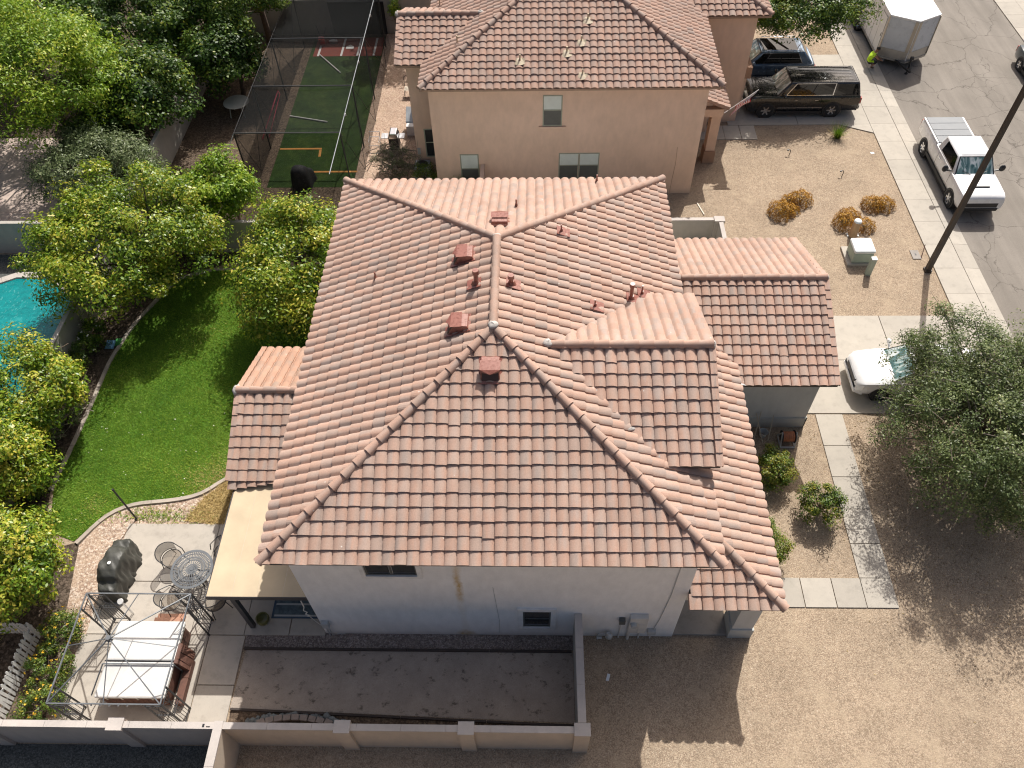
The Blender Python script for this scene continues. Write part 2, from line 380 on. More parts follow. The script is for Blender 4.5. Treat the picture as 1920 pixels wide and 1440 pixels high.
plain('tub_cover', (.60,.59,.565), .5, var=.1, scale=1.6)
plain('tub_side', (.50,.46,.38), .6)
plain('wood_red', (.12,.055,.038), .7, var=.25, scale=8)
plain('wood_step', (.42,.22,.145), .75, var=.15, scale=7)
plain('timber', (.055,.042,.036), .85, var=.3, scale=6)
plain('picket_white', (.66,.66,.64), .7, var=.14, scale=6)
plain('stone_grey', (.16,.175,.175), .8, var=.3, scale=7)
plain('stone_pink', (.27,.225,.20), .85, var=.2, scale=7)
plain('rug_blue', (.10,.135,.155), .95, var=.35, scale=9)
plain('bench_blue', (.05,.085,.13), .7)
plain('pot_olive', (.13,.125,.035), .35, var=.2)
plain('rope', (.62,.60,.54), .8)
plain('tarp', (.012,.012,.014), .8)
plain('red_clay', (.22,.05,.033), .9, var=.12)
plain('line_white', (.72,.70,.66), .8)
plain('orange_paint', (.50,.22,.045), .8, var=.15, scale=10)
plain('bucket_red', (.70,.03,.02), .45)
plain('pink_tube', (.62,.10,.14), .5)
plain('table_cream', (.60,.57,.48), .6, var=.1)
plain('mesh_seat', (.20,.165,.125), .8)
plain('ac_grey', (.44,.47,.49), .5, metal=.3)
plain('sign_blue', (.16,.33,.50), .5)
plain('sign_green', (.06,.28,.07), .5)
plain('paper', (.72,.76,.80), .6)
plain('skin', (.30,.155,.10), .6)
plain('hair', (.02,.015,.012), .7)
plain('shirt_lime', (.52,.80,.03), .8, var=.06)
plain('trousers', (.03,.03,.035), .85)
plain('flag_red', (.48,.03,.045), .8); plain('flag_white', (.74,.72,.70), .8); plain('flag_blue', (.04,.045,.16), .8)
plain('hose_orange', (.40,.14,.06), .5)
def mk_glass(key, c, rough=.05):
    n = NT(key); n.col(c); n.set(rough=rough, spec=.5, coat=.2); MT[key] = n.m
mk_glass('glass_dark', (.008,.009,.009), .03); mk_glass('glass_green', (.05,.16,.13), .08); mk_glass('glass_house', (.03,.035,.037), .1)
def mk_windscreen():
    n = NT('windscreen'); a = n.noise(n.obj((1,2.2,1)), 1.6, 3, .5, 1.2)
    n.col(n.ramp(a.outputs[0], [(.36, (.05,.12,.115)), (.48, (.16,.27,.255)), (.56, (.50,.58,.56)), (.66, (.70,.74,.72))])); n.set(rough=.08, spec=.8, coat=.8); MT['windscreen'] = n.m  # pale tones in the colour imitate sky reflected in the glass
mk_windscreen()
def mk_net(key, c, a):
    n = NT(key); n.col(c); n.set(rough=.9, spec=.1, alpha=a); MT[key] = n.m
mk_net('netting', (.012,.013,.013), .42); mk_net('chair_mesh', (.16,.13,.10), .62)
def mk_water():
    n = NT('pool_water'); co = n.pos(); a = n.noise(n.pos((1.0,1.6,1)), 2.2, 4, .6, .8); w = n.vor(n.pos((1,1.7,1)), 1.6, 'DISTANCE_TO_EDGE')
    b = n.ramp(a.outputs[0], [(.3, (.0,.155,.16)), (.6, (.0,.225,.225)), (.8, (.03,.31,.30))])
    cs = n.noise(n.pos((3.2,1.1,1)), 2.6, 3, .6, 1.6); b = n.mix(n.ramp(cs.outputs[0], [(.60, 0), (.70, .55)]), b, (.22,.52,.50))  # whitish streaks painted into the colour as caustic light on the water
    n.col(b); n.set(rough=.06, spec=.6); n.bump(a.outputs[0], .35, .08); MT['pool_water'] = n.m
mk_water()
# ------------------------------------------------------------------ tiled roofs
SLM = .404; RC = 1/math.sqrt(1+SLM*SLM); RS = SLM*RC
PROF = [(0,-.016),(0,.020),(.08,.038),(.20,.053),(.40,.062),(.60,.053),(.73,.034),(.83,.004),(.91,-.014),(1.0,-.012)]
def tile_local(tw, tl):
    th = .050; lip = .044; ov = .07; vs = []; k = len(PROF)
    for x, p in PROF: vs.append((x*tw, 0.0, p+th))
    for x, p in PROF: vs.append((x*tw, tl+ov, p+.002))
    for x, p in PROF: vs.append((x*tw, .006, p+th-lip))
    fs = [(i, i+1, k+i+1, k+i) for i in range(k-1)]+[(2*k+i, 2*k+i+1, i+1, i) for i in range(k-1)]
    return vs, fs
def poly_area(p): return sum(p[i][0]*p[(i+1) % len(p)][1]-p[(i+1) % len(p)][0]*p[i][1] for i in range(len(p)))/2
def clip_half(poly, a, b):
    """keep the part of poly (points with any number of trailing values) left of a->b"""
    out = []; n = len(poly); ex, ey = b[0]-a[0], b[1]-a[1]
    d = [ex*(q[1]-a[1])-ey*(q[0]-a[0]) for q in poly]
    for i in range(n):
        j = (i+1) % n
        if d[i] >= 0: out.append(poly[i])
        if (d[i] >= 0) != (d[j] >= 0):
            t = d[i]/(d[i]-d[j]); out.append(tuple(poly[i][q]+(poly[j][q]-poly[i][q])*t for q in range(len(poly[i]))))
    return out
def basis(down):
    if down == 'S': return Vector((1,0,0)), Vector((0,RC,RS))
    if down == 'N': return Vector((-1,0,0)), Vector((0,-RC,RS))
    if down == 'E': return Vector((0,1,0)), Vector((-RC,0,RS))
    return Vector((0,-1,0)), Vector((RC,0,RS))
def face_point(down, eave, z0, x, y):
    d = {'S': y-eave, 'N': eave-y, 'E': eave-x, 'W': x-eave}[down]
    return Vector((x, y, z0+SLM*d))
class TiledRoofs:
    """all roofs of one house: gathers tiles, then builds the 300 nearest singly and the rest as one mesh"""
    def __init__(s, tw, tl, mat, seed): s.tw, s.tl, s.mat = tw, tl, mat; s.full = []; s.part = []; s.rn = random.Random(seed); s.var = None
    def face(s, roof, down, eave, z0, plan, mat=None):
        e, u = basis(down); n = e.cross(u); tw, tl = s.tw, s.tl
        if down in 'SN': O = Vector((0, eave, z0))
        else: O = Vector((eave, 0, z0))
        st = []
        for x, y in plan:
            d = Vector((x, y, face_point(down, eave, z0, x, y).z))-O; st.append((d.dot(e), d.dot(u)))
        if poly_area(st) < 0: st.reverse()
        s0 = min(p[0] for p in st); s1 = max(p[0] for p in st); t1 = max(p[1] for p in st)
        ni = int(round((s1-s0)/tw)) or 1
        w = tw
        LV, LF = tile_local(w, tl); npoly = len(st)
        for j in range(int(t1/tl)+1):
            for i in range(int((s1-s0)/w)+1):
                a = s0+i*w; b = j*tl-.03; rect = [(a, b+.031), (a+w, b+.031), (a+w, b+tl), (a, b+tl)]
                c = rect; inside = True
                for k in range(npoly):
                    p, q = st[k], st[(k+1) % npoly]
                    if inside and any((q[0]-p[0])*(r[1]-p[1])-(q[1]-p[1])*(r[0]-p[0]) < -1e-6 for r in rect): inside = False
                    c = clip_half(c, p, q)
                    if len(c) < 3: break
                if len(c) < 3 or abs(poly_area(c)) < .002: continue
                jit = s.rn.gauss(0, .007)-(.05 if s.rn.random() < .004 else 0); dz = s.rn.gauss(0, .004)
                o = O+e*a+u*(b+jit)+n*dz; cen = o+e*w/2+u*tl/2; tv = s.rn.random(); uo = (s.rn.random()*50, s.rn.random()*50)
                if inside: s.full.append((roof, o, e, u, n, cen, tv, uo, mat))
                else:
                    for f in LF:
                        pl = [(a+LV[q][0], b+LV[q][1], LV[q][2], LV[q][0], LV[q][1]) for q in f]
                        for k in range(npoly):
                            p, q2 = st[k], st[(k+1) % npoly]
                            if p[1] < 1e-4 and q2[1] < 1e-4: continue
                            pl = clip_half(pl, p, q2)
                            if len(pl) < 3: break
                        if len(pl) >= 3:
                            s.part.append(([tuple(O+e*q[0]+u*q[1]+n*q[2]) for q in pl], [(q[3]+uo[0], q[4]+uo[1]) for q in pl], tv, roof, mat))
    def finish(s, nsingle=300):
        LV, LF = tile_local(s.tw, s.tl); s.full.sort(key=lambda t: (t[5]-CAMPOS).length)
        vmesh = {}
        def vm(mat):
            if mat in vmesh: return vmesh[mat]
            L = []
            for k in range(26):
                me = bpy.data.meshes.new('roof_tile'); me.from_pydata(LV, [], LF); uv = me.uv_layers.new(name='UVMap'); uo = (s.rn.random()*50, s.rn.random()*50)
                for l in me.loops: uv.data[l.index].uv = (LV[l.vertex_index][0]+uo[0], LV[l.vertex_index][1]+uo[1])
                at = me.attributes.new('tint', 'FLOAT', 'FACE'); tv = s.rn.random(); at.data.foreach_set('value', [tv]*len(me.polygons))
                me.materials.append(MT[mat]); me.polygons.foreach_set('use_smooth', [True]*len(me.polygons)); me.set_sharp_from_angle(angle=math.radians(38)); L.append(me)
            vmesh[mat] = L; return L
        for roof, o, e, u, n, cen, tv, uo, mat in s.full[:nsingle]:
            ob = bpy.data.objects.new('roof_tile', s.rn.choice(vm(mat or s.mat))); COL.objects.link(ob); ob.parent = roof
            M = Matrix((e, u, n)).transposed().to_4x4(); M.translation = o; ob.matrix_local = M
        rest = {}
        for roof, o, e, u, n, cen, tv, uo, mat in s.full[nsingle:]:
            R = rest.setdefault((roof.name, mat or s.mat), [roof, [], [], [], []]); k = len(R[1])
            R[1].extend(tuple(o+e*x+u*y+n*z) for x, y, z in LV)
            for f in LF: R[2].append(tuple(q+k for q in f)); R[3].extend((LV[q][0]+uo[0], LV[q][1]+uo[1]) for q in f); R[4].append(tv)
        for pts, uvs, tv, roof, mat in s.part:
            R = rest.setdefault((roof.name, mat or s.mat), [roof, [], [], [], []]); k = len(R[1])
            R[1].extend(pts); R[2].append(tuple(range(k, k+len(pts)))); R[3].extend(uvs); R[4].append(tv)
        for (rn, mat), (roof, V, F, U, T) in rest.items():
            me = bpy.data.meshes.new('further_roof_tiles'); me.from_pydata(V, [], F); uv = me.uv_layers.new(name='UVMap')
            uv.data.foreach_set('uv', np.array(U, dtype=np.float32).ravel()); at = me.attributes.new('tint', 'FLOAT', 'FACE'); at.data.foreach_set('value', np.array(T, dtype=np.float32))
            me.materials.append(MT[mat]); me.polygons.foreach_set('use_smooth', [True]*len(me.polygons)); me.set_sharp_from_angle(angle=math.radians(38))
            tag(link('further_roof_tiles', me, roof), kind='stuff')

CAPM = {}
def cap_meshes(mat):
    if mat in CAPM: return CAPM[mat]
    L = []
    for k in range(10):
        vs = []; fs = []; N = 8
        for (x, r) in ((0, .142), (.47, .104), (.004, .108)):
            for i in range(N+1):
                t = math.radians(-105+210*i/N); vs.append((x, math.sin(t)*r, math.cos(t)*r-.02))
        n1 = N+1
        for i in range(N): fs += [(i, i+1, n1+i+1, n1+i), (2*n1+i, 2*n1+i+1, i+1, i)]
        fs.append(tuple(range(2*n1, 3*n1)))
        me = bpy.data.meshes.new('ridge_cap'); me.from_pydata(vs, [], fs); uv = me.uv_layers.new(name='UVMap'); uo = (random.random()*50, random.random()*50)
        for l in me.loops: c = vs[l.vertex_index]; uv.data[l.index].uv = (c[1]+uo[0], c[0]+uo[1])
        at = me.attributes.new('tint', 'FLOAT', 'FACE'); tv = random.random(); at.data.foreach_set('value', [tv]*len(me.polygons)); me.materials.append(MT[mat])
        me.polygons.foreach_set('use_smooth', [True]*len(me.polygons)); me.set_sharp_from_angle(angle=math.radians(45)); L.append(me)
    CAPM[mat] = L; return L
def cap_line(roof, p0, p1, name='hip_cap', mat='tile', lift=.075, step=.425):
    p0 = Vector(p0); p1 = Vector(p1); d = p1-p0; n = max(1, round(d.length/step)); st = d.length/n; d.normalize()
    side = d.cross(Vector((0,0,1))).normalized()*-1; up = d.cross(side)
    if up.z < 0: up = -up; 
    side = up.cross(d)
    for i in range(n):
        o = bpy.data.objects.new(name, random.choice(cap_meshes(mat))); COL.objects.link(o); o.parent = roof
        tilt = Quaternion(side, .03); dd = tilt @ d; uu = tilt @ up
        M = Matrix((dd, side, uu)).transposed().to_4x4(); M.translation = p0+d*(i*st)+up*(lift+random.gauss(0,.004)); o.matrix_local = M
RAKEM = {}
def rake_line(roof, p0, p1, out, mat='tile', tl=.36):
    """flat rake tiles from the eave p0 up to the ridge p1; out is the outward side"""
    p0 = Vector(p0); p1 = Vector(p1); d = (p1-p0); n = max(1, round(d.length/tl)); st = d.length/n; d.normalize(); out = Vector(out)
    up = out.cross(d); up = up if up.z > 0 else -up
    for i in range(n):
        key = (mat, i % 6)
        if key not in RAKEM:
            b = MB(); b.hexa([(-.02,-.13,.0),(-.02,.05,0),(.40,.05,-.03),(.40,-.13,-.03)], [(-.02,-.13,.035),(-.02,.05,.035),(.40,.05,.0),(.40,-.13,.0)])
            b.hexa([(-.02,.03,-.12),(-.02,.055,-.12),(.40,.055,-.15),(.40,.03,-.15)], [(-.02,.03,.03),(-.02,.055,.03),(.40,.055,-.0),(.40,.03,-.0)])
            me = b.mesh('rake_tile', MT[mat]); uv = me.uv_layers.new(name='UVMap'); uo = (random.random()*50, random.random()*50)
            for l in me.loops: c = me.vertices[l.vertex_index].co; uv.data[l.index].uv = (c.y+uo[0], c.x+uo[1])
            at = me.attributes.new('tint', 'FLOAT', 'FACE'); tv = random.random(); at.data.foreach_set('value', [tv]*len(me.polygons)); RAKEM[key] = me
        o = bpy.data.objects.new('rake_tile', RAKEM[key]); COL.objects.link(o); o.parent = roof
        M = Matrix((d, out, up)).transposed().to_4x4(); M.translation = p0+d*(i*st)+up*.07; o.matrix_local = M
def deck(house, name, faces, extra=None, mat='fascia'):
    b = MB()
    for down, eave, z0, plan in faces:
        top = [face_point(down, eave, z0-.02, x, y) for x, y in plan]; bot = [p-Vector((0,0,.09)) for p in top]; n = len(plan)
        b.add(top+bot, [tuple(range(n)), tuple(range(2*n-1, n-1, -1))]+[(i, (i+1) % n, n+(i+1) % n, n+i) for i in range(n)])
    if extra: extra(b)
    me = b.mesh(name, MT[mat]); bm = bmesh.new(); bm.from_mesh(me); bmesh.ops.recalc_face_normals(bm, faces=bm.faces); bm.to_mesh(me); bm.free()
    return link(name, me, house)
def mortar(roof, p, r=(.17,.17,.09)):
    b = MB(); rr = random.Random(int(p[0]*100+p[1]*10)); b.ell(p, r, 9, 6, fn=lambda q: .8+.4*rr.random()); b.build('mortar_patch', MT['mortar'], roof, smooth=70)
def window(house, plane, x0, x1, z0, z1, frame='frame_dark', pane='glass_house', mull=1, depth=.06, trim=None, axis='S', rail=None, blind=None, sill=None):
    """window in a wall facing -y at y=plane: frame ring, panes set back, optional stucco trim, blind and sill"""
    y = plane; t = .05; b = MB()
    b.box(x0, y-.02, z0, x0+t, y+.03, z1).box(x1-t, y-.02, z0, x1, y+.03, z1).box(x0+t, y-.02, z0, x1-t, y+.03, z0+t).box(x0+t, y-.02, z1-t, x1-t, y+.03, z1)
    if mull:
        for i in range(1, mull+1):
            xm = x0+(x1-x0)*i/(mull+1); b.box(xm-t*.6, y-.019, z0+t, xm+t*.6, y+.03, z1-t)
    if rail is not None:
        b.box(x0+t, y-.0185, rail-.025, x1-t, y+.03, rail+.025)
    fr = b.build('window', MT[frame], house)
    n = (mull or 0)+1
    for i in range(n):
        a = x0+(x1-x0)*i/n+t*.9; c = x0+(x1-x0)*(i+1)/n-t*.9
        zz = [(z0+t, z1-t)] if rail is None else [(z0+t, rail-.025), (rail+.025, z1-t)]
        for q, (za, zb) in enumerate(zz):
            m = pane
            if blind and q == len(zz)-1: m = blind
            MB().box(a, y-.008, za, c, y-.004, zb).build('pane', MT[m], fr)
    if trim:
        w = trim; d = .07; bb = MB()
        bb.box(x0-w, y-d, z0-w, x0, y-.001, z1+w).box(x1, y-d, z0-w, x1+w, y-.001, z1+w).box(x0, y-d, z0-w, x1, y-.001, z0).box(x0, y-d, z1, x1, y-.001, z1+w)
        bb.build('window_trim', MT['white_trim'] if sill is None else MT[sill], fr)
    elif sill:
        MB().box(x0-.16, y-.09, z0-.13, x1+.16, y-.001, z0-.005).build('sill', MT[sill], fr)
    return fr

# ------------------------------------------------------------------ the tiled white house
HE = 5.95; LN = 15.31; HA = 5.85; ZR = HE+SLM*HA
house = thing('tiled_house', 'white stucco two storey house with terracotta tile hip roof', 'house')
wl_ = .43; XW = 5.42
MB().box(-XW, wl_, -.2, XW, LN-wl_, 5.88).build('wall', MT['stucco'], house)
MB().box(2.6, 3.02, 5.4, 5.66, 8.46, 6.40).add([(5.66,3.02,6.40),(5.66,8.46,6.40),(5.66,5.74,7.50),(5.5,3.02,6.40),(5.5,8.46,6.40),(5.5,5.74,7.50)], [(0,1,2),(5,4,3),(0,2,5,3),(1,4,5,2)]).build('upper_gable_wall', MT['stucco'], house)
gw = MB().box(5.46, 8.43, -.2, 11.08, 14.95, 2.93).add([(11.08,8.43,2.93),(11.08,14.95,2.93),(11.08,11.69,4.2),(10.9,8.43,2.93),(10.9,14.95,2.93),(10.9,11.69,4.2)], [(0,1,2),(5,4,3),(0,2,5,3),(1,4,5,2)]).build('garage_wall', MT['stucco_garage'], house)
MB().box(5.5, 8.385, -.2, 11.125, 8.428, .55).box(11.082, 8.385, -.2, 11.125, 15.0, .55).build('wall_base_band', MT['stucco_base'], house)
gd = MB().box(11.083, 9.3, 0, 11.10, 14.1, 2.25).build('garage_door', MT['white_trim'], house)
for k in range(4):
    MB().box(11.101, 9.33, .04+k*.555, 11.125, 14.07, .04+k*.555+.53).build('door_panel', MT['white_trim'], gd)
TR = TiledRoofs(.3146, .3665, 'tile', 3)
fc = [('S', 0, HE, [(-HA,0),(HA,0),(0,HA)]), ('E', HA, HE, [(HA,0),(HA,LN),(0,LN-HA),(0,HA)]),
      ('N', LN, HE, [(HA,LN),(-HA,LN),(0,LN-HA)]), ('W', -HA, HE, [(-HA,LN),(-HA,0),(0,HA),(0,LN-HA)])]
roof = deck(house, 'roof', fc, lambda b: b.box(-5.80,.05,5.80,5.80,LN-.05,5.86))
for f in fc: TR.face(roof, *f)
R1 = (0,HA,ZR); R2 = (0,LN-HA,ZR)
for a, b_ in (((-HA,0,HE),R1),((HA,0,HE),R1),((HA,LN,HE),R2),((-HA,LN,HE),R2)): cap_line(roof, a, b_)
cap_line(roof, R2, R1, 'ridge_cap'); mortar(roof, (0,HA,ZR+.13), (.15,.15,.08)); mortar(roof, (0,LN-HA,ZR+.11), (.13,.13,.07))
# raised gable on the street side
UE, UY, UH, UX = 6.45, 5.74, 3.12, 6.06
fu = [('S', UY-UH, UE, [(4.35,UY-UH),(UX,UY-UH),(UX,UY),(1.2,UY)]), ('N', UY+UH, UE, [(UX,UY+UH),(4.35,UY+UH),(1.2,UY),(UX,UY)])]
ug = deck(house, 'upper_gable_roof', fu)
for f in fu: TR.face(ug, *f)
UZ = UE+SLM*UH
cap_line(ug, (UX,UY,UZ), (1.55,UY,UZ), 'ridge_cap'); mortar(ug, (1.5,UY,UZ+.1), (.16,.14,.1)); mortar(ug, (UX+.0,UY,UZ+.06), (.08,.13,.09))
rake_line(ug, (UX,UY-UH,UE), (UX,UY-.1,UZ-.04), (1,0,0)); rake_line(ug, (UX,UY+UH,UE), (UX,UY+.1,UZ-.04), (1,0,0))
MB().add([(4.55,2.60,6.43),(5.0,2.55,6.33),(4.70,2.50,6.50),(4.42,2.62,6.56)], [(0,1,2,3)]).build('flashing', MT['flashing'], ug)
for k in range(9):
    t_ = (k+.3)/9; xm, ym = 4.5-3.0*t_+random.uniform(-.05,.12), 2.75+3.0*t_; mortar(ug, (xm, ym, HE+SLM*(HA-xm)+.06), (random.uniform(.06,.13),random.uniform(.06,.12),.045))
for (xa,ya),(xb,yb) in (((4.62,2.62),(1.5,5.74)),((4.62,8.86),(1.5,5.74))):   # metal in the valleys
    za = HE+SLM*(HA-xa)-.0; zb = HE+SLM*(HA-xb)-.0; MB().bar((xa,ya,za),(xb,yb,zb),.16,.012).build('valley_flashing', MT['flashing'], ug)
# porch roof wrapping the front corner
PE, PX_ = 3.25, 8.03; PD = PX_-5.46
fp = [('S', 0, PE, [(5.46,0),(PX_,0),(5.46,PD)]), ('E', PX_, PE, [(PX_,0),(PX_,8.74),(5.46,11.3),(5.46,PD)])]
pr = deck(house, 'porch_roof', fp, lambda b: b.box(5.50,.04,3.10,7.98,8.0,3.15))
for f in fp: TR.face(pr, *f)
cap_line(pr, (PX_,0,PE), (5.5,PD-.04,PE+SLM*PD)); 
rake_line(pr, (5.46,0,PE-.02), (5.46,.43,PE+.43*SLM), (-1,0,0))
# garage roof
GE, GY, GH, GX = 2.97, 11.69, 3.64, 11.45
fg = [('S', GY-GH, GE, [(7.4,GY-GH),(GX,GY-GH),(GX,GY),(5.46,GY),(5.46,10.6)]), ('N', GY+GH, GE, [(GX,GY+GH),(5.46,GY+GH),(5.46,GY),(GX,GY)])]
gr = deck(house, 'garage_roof', fg)
for f in fg: TR.face(gr, *f)
GZ = GE+SLM*GH
cap_line(gr, (GX,GY,GZ), (5.5,GY,GZ), 'ridge_cap'); mortar(gr, (GX+.0,GY,GZ+.05), (.07,.13,.09))
rake_line(gr, (GX,GY-GH,GE), (GX,GY-.1,GZ-.04), (1,0,0)); rake_line(gr, (GX,GY+GH,GE), (GX,GY+.1,GZ-.04), (1,0,0))
MB().add([(8.15,8.2,3.0),(8.5,8.02,2.93),(8.1,7.9,3.18),(8.0,8.1,3.22)], [(0,1,2,3)]).build('flashing', MT['flashing'], gr)
# small gable over the back patio
LE, LY, LH, LX = 2.75, 7.1, 2.75, -8.66
fl = [('S', LY-LH, LE, [(LX,LY-LH),(-5.44,LY-LH),(-5.44,LY),(LX,LY)]), ('N', LY+LH, LE, [(-5.44,LY+LH),(LX,LY+LH),(LX,LY),(-5.44,LY)])]
lg = deck(house, 'patio_gable_roof', fl, lambda b: b.box(-8.5,4.5,2.60,-5.44,9.7,2.66))
TR.face(lg, *fl[0]); TR.face(lg, *fl[1], mat='tile_left')
LZ = LE+SLM*LH
cap_line(lg, (LX,LY,LZ), (-5.5,LY,LZ), 'ridge_cap'); mortar(lg, (LX-.02,LY,LZ+.06), (.1,.22,.12))
rake_line(lg, (LX,LY-LH,LE), (LX,LY-.1,LZ-.04), (-1,0,0)); rake_line(lg, (LX,LY+LH,LE), (LX,LY+.1,LZ-.04), (-1,0,0), 'tile_left')
e_, u_ = basis('S'); n_ = e_.cross(u_)
for i in range(7):     # a ragged extra course cut to a slant
    o_ = Vector((LX+.02+i*.3146, LY-LH, LE))-u_*(.30-.045*i)-n_*.035
    TR.full.append((lg, o_, e_, u_, n_, o_, 0, (random.random()*50, random.random()*50), 'tile'))
MB().add([(LX+.25,LY-2.4,2.62),(LX+.25,LY+2.4,2.62),(LX+.25,LY,LZ-.12)], [(0,2,1)]).build('gable_wall', MT['stucco'], house)
TR.finish(300)
# flat patio cover
pc = MB().box(-8.42,.52,2.53,-5.424,4.9,2.60).build('patio_cover', MT['patio_cover'], house)
MB().box(-8.45,.50,2.40,-5.43,.517,2.615).box(-8.45,.519,2.40,-8.423,4.9,2.615).build('cover_fascia', MT['post_dark'], pc)
for k in range(3): MB().box(-7.70+k*.75,.53,2.6005,-7.69+k*.75,4.9,2.604).build('cover_seam', MT['trailer_post'], pc)
for k in range(5): MB().box(-8.40,.95+k*.85,2.40,-5.43,1.03+k*.85,2.527).build('rafter', MT['post_dark'], pc)
for x, y in ((-7.76,.62),(-8.2,4.6)): MB().box(x-.07,y-.07,0,x+.07,y+.07,2.528).build('post', MT['post_dark'], pc)
for x, y in ((-8.25,9.45),): MB().box(x-.09,y-.09,0,x+.09,y+.09,2.6).build('patio_column', MT['stucco'], house)
# porch columns and beam
for x0, x1, y0, y1 in ((7.16,7.78,.45,1.05),(7.2,7.78,5.2,5.8)):
    c = MB().box(x0,y0,0,x1,y1,3.1).build('porch_column', MT['stucco_garage'], house)
    MB().box(x0-.05,y0-.05,0,x1+.05,y1+.05,.62).build('column_base', MT['stucco_base'], c)
MB().box(5.44,.47,2.72,7.14,.78,3.08).box(7.3,1.08,2.72,7.7,8.4,3.08).build('porch_beam', MT['stucco_garage'], house)
fd = MB().box(5.425,4.0,.1,5.47,5.0,2.15).build('front_door', MT['wood_red'], house)
MB().cyl((5.47,4.12,1.05),(5.53,4.12,1.05),.03).build('door_handle', MT['steel'], fd)
# windows of the shaded front wall
window(house, wl_, -3.42, -2.02, 4.40, 5.62, trim=.13)
window(house, wl_, .80, 1.62, .78, 2.02, mull=0, rail=1.38, trim=.17)
# metal roof vents and pipes
def onroof(down, x, y): 
    e = {'S': 0, 'N': LN, 'E': HA, 'W': -HA}[down]; return face_point(down, e, HE, x, y)
def hood(down, x, y, flip=False):
    p = onroof(down, x, y); e, u = basis(down); n = e.cross(u); M = Matrix((e, u, n)).transposed().to_4x4(); M.translation = p+n*.05; M = M @ Matrix.Diagonal((1.2,1.2,1.25,1))
    b = MB(); b.box(-.27,-.36,.0,.27,.30,.025); 
    b.hexa([(-.22,-.28,.02),(.22,-.28,.02),(.22,.26,.02),(-.22,.26,.02)], [(-.19,-.04,.23),(.19,-.04,.23),(.21,.26,.10),(-.21,.26,.10)])
    o = b.build('roof_vent', MT['vent_red'], house, bevel=.02); o.matrix_local = M
    k = MB().add([(-.19,-.285,.035),(.19,-.285,.035),(.17,-.06,.222),(-.17,-.06,.222)],[(0,1,2,3)]).build('vent_mouth', MT['vent_dark'], o)
    MB().add([(-.23,-.10,.245),(.23,-.10,.245),(.23,.15,.175),(-.23,.15,.175),(-.21,-.15,.205),(0,-.21,.235),(.21,-.15,.205)], [(0,1,2,3),(4,5,0),(5,1,0),(5,6,1)]).build('vent_brow', MT['vent_red'], o)
hood('N', .04, 10.75); hood('W', -.95, 9.05); hood('W', -.95, 6.25); hood('S', -.05, 4.75)
def pipe(down, x, y, h, r, cap=False, plate=True):
    p = onroof(down, x, y); e, u = basis(down); n = e.cross(u)
    b = MB(); b.cyl(p+Vector((0,0,-.05)), p+Vector((0,0,h)), r, r, 12)
    if cap: b.cyl(p+Vector((0,0,h-.02)), p+Vector((0,0,h+.10)), r*1.45, r*1.3, 12)
    b.cyl(p+n*.03, p+n*.03+Vector((0,0,.16)), r*2.2, r*1.15, 12)
    o = b.build('vent_pipe', MT['vent_red'], house, smooth=40)
    if plate:
        q = MB(); q.box(-.19,-.26,.0,.19,.19,.016); k = q.build('pipe_flashing', MT['vent_red'], o)
        M = Matrix((e, u, n)).transposed().to_4x4(); M.translation = p+n*.085; k.matrix_local = M
pipe('W', -.55, 7.72, .50, .07, True); pipe('E', .46, 7.67, .32, .07, True); pipe('E', 4.10, 8.50, .60, .06, True); pipe('E', 4.48, 8.85, .42, .03)
for d, x, y in (('E',1.98,10.62),('E',2.93,7.73),('W',-3.88,9.32),('N',.53,12.3),('N',3.41,15.0)): pipe(d, x, y, .34, .028, False, d == 'E')
# meters and services on the shaded wall
y = wl_
eb = MB().box(3.96,y-.16,.66,4.50,y-.001,1.80).build('electric_panel', MT['meter_box'], house, bevel=.015)
MB().cyl((4.08,y-.16,1.42),(4.08,y-.28,1.42),.10,.09,14).build('meter_dial', MT['meter_grey'], eb, smooth=40)
MB().box(4.24,y-.175,.72,4.46,y-.161,1.35).build('panel_door', MT['meter_box'], eb)
MB().box(3.66,y-.14,1.28,3.84,y-.001,1.52).build('junction_box', MT['frame_dark'], house)
MB().box(4.60,y-.13,.42,4.84,y-.001,.66).build('junction_box', MT['meter_grey'], house)
MB().cyl((3.74,y-.05,-.05),(3.74,y-.05,1.28),.022).cyl((4.02,y-.07,-.05),(4.02,y-.07,.66),.05).cyl((4.36,y-.05,-.05),(4.36,y-.05,.66),.025).cyl((4.72,y-.05,-.05),(4.72,y-.05,.42),.022).build('conduit', MT['meter_box'], house, smooth=40)
MB().tube([(4.98,y-.02,5.8),(4.96,y-.02,3.2),(4.86,y-.02,1.4),(4.76,y-.04,.66)],.014).build('conduit', MT['meter_grey'], house)
gm = MB().cyl((3.10,y-.10,0),(3.10,y-.10,.42),.02).tube([(3.10,y-.10,.42),(3.38,y-.10,.48)],.02).cyl((3.50,y-.10,0),(3.50,y-.10,.35),.025).build('gas_pipes', MT['meter_grey'], house)
MB().ell((3.42,y-.16,.40),(.12,.10,.16),12,8).cyl((3.38,y-.15,.5),(3.38,y-.15,.62),.06,.05,10).cyl((3.06,y-.14,.22),(3.22,y-.14,.22),.045).build('gas_meter', MT['meter_grey'], gm, smooth=50)
cb = MB().box(-5.36,y-.13,.72,-5.14,y-.001,1.08).build('cable_box', MT['meter_grey'], house, bevel=.02)
MB().cyl((-5.28,y-.06,-.02),(-5.28,y-.06,.72),.022).cyl((-5.20,y-.06,.1),(-5.20,y-.06,.72),.012).tube([(-5.20,y-.06,.1),(-5.0,y-.03,.05),(-4.8,y-.03,.05)],.012).build('cable_conduit', MT['meter_grey'], cb)
MB().tube([(-.02,y-.008,3.6),(.03,y-.008,2.4),(.08,y-.008,1.2),(.06,y-.008,.2)],.007).build('wall_wire', MT['meter_grey'], house)
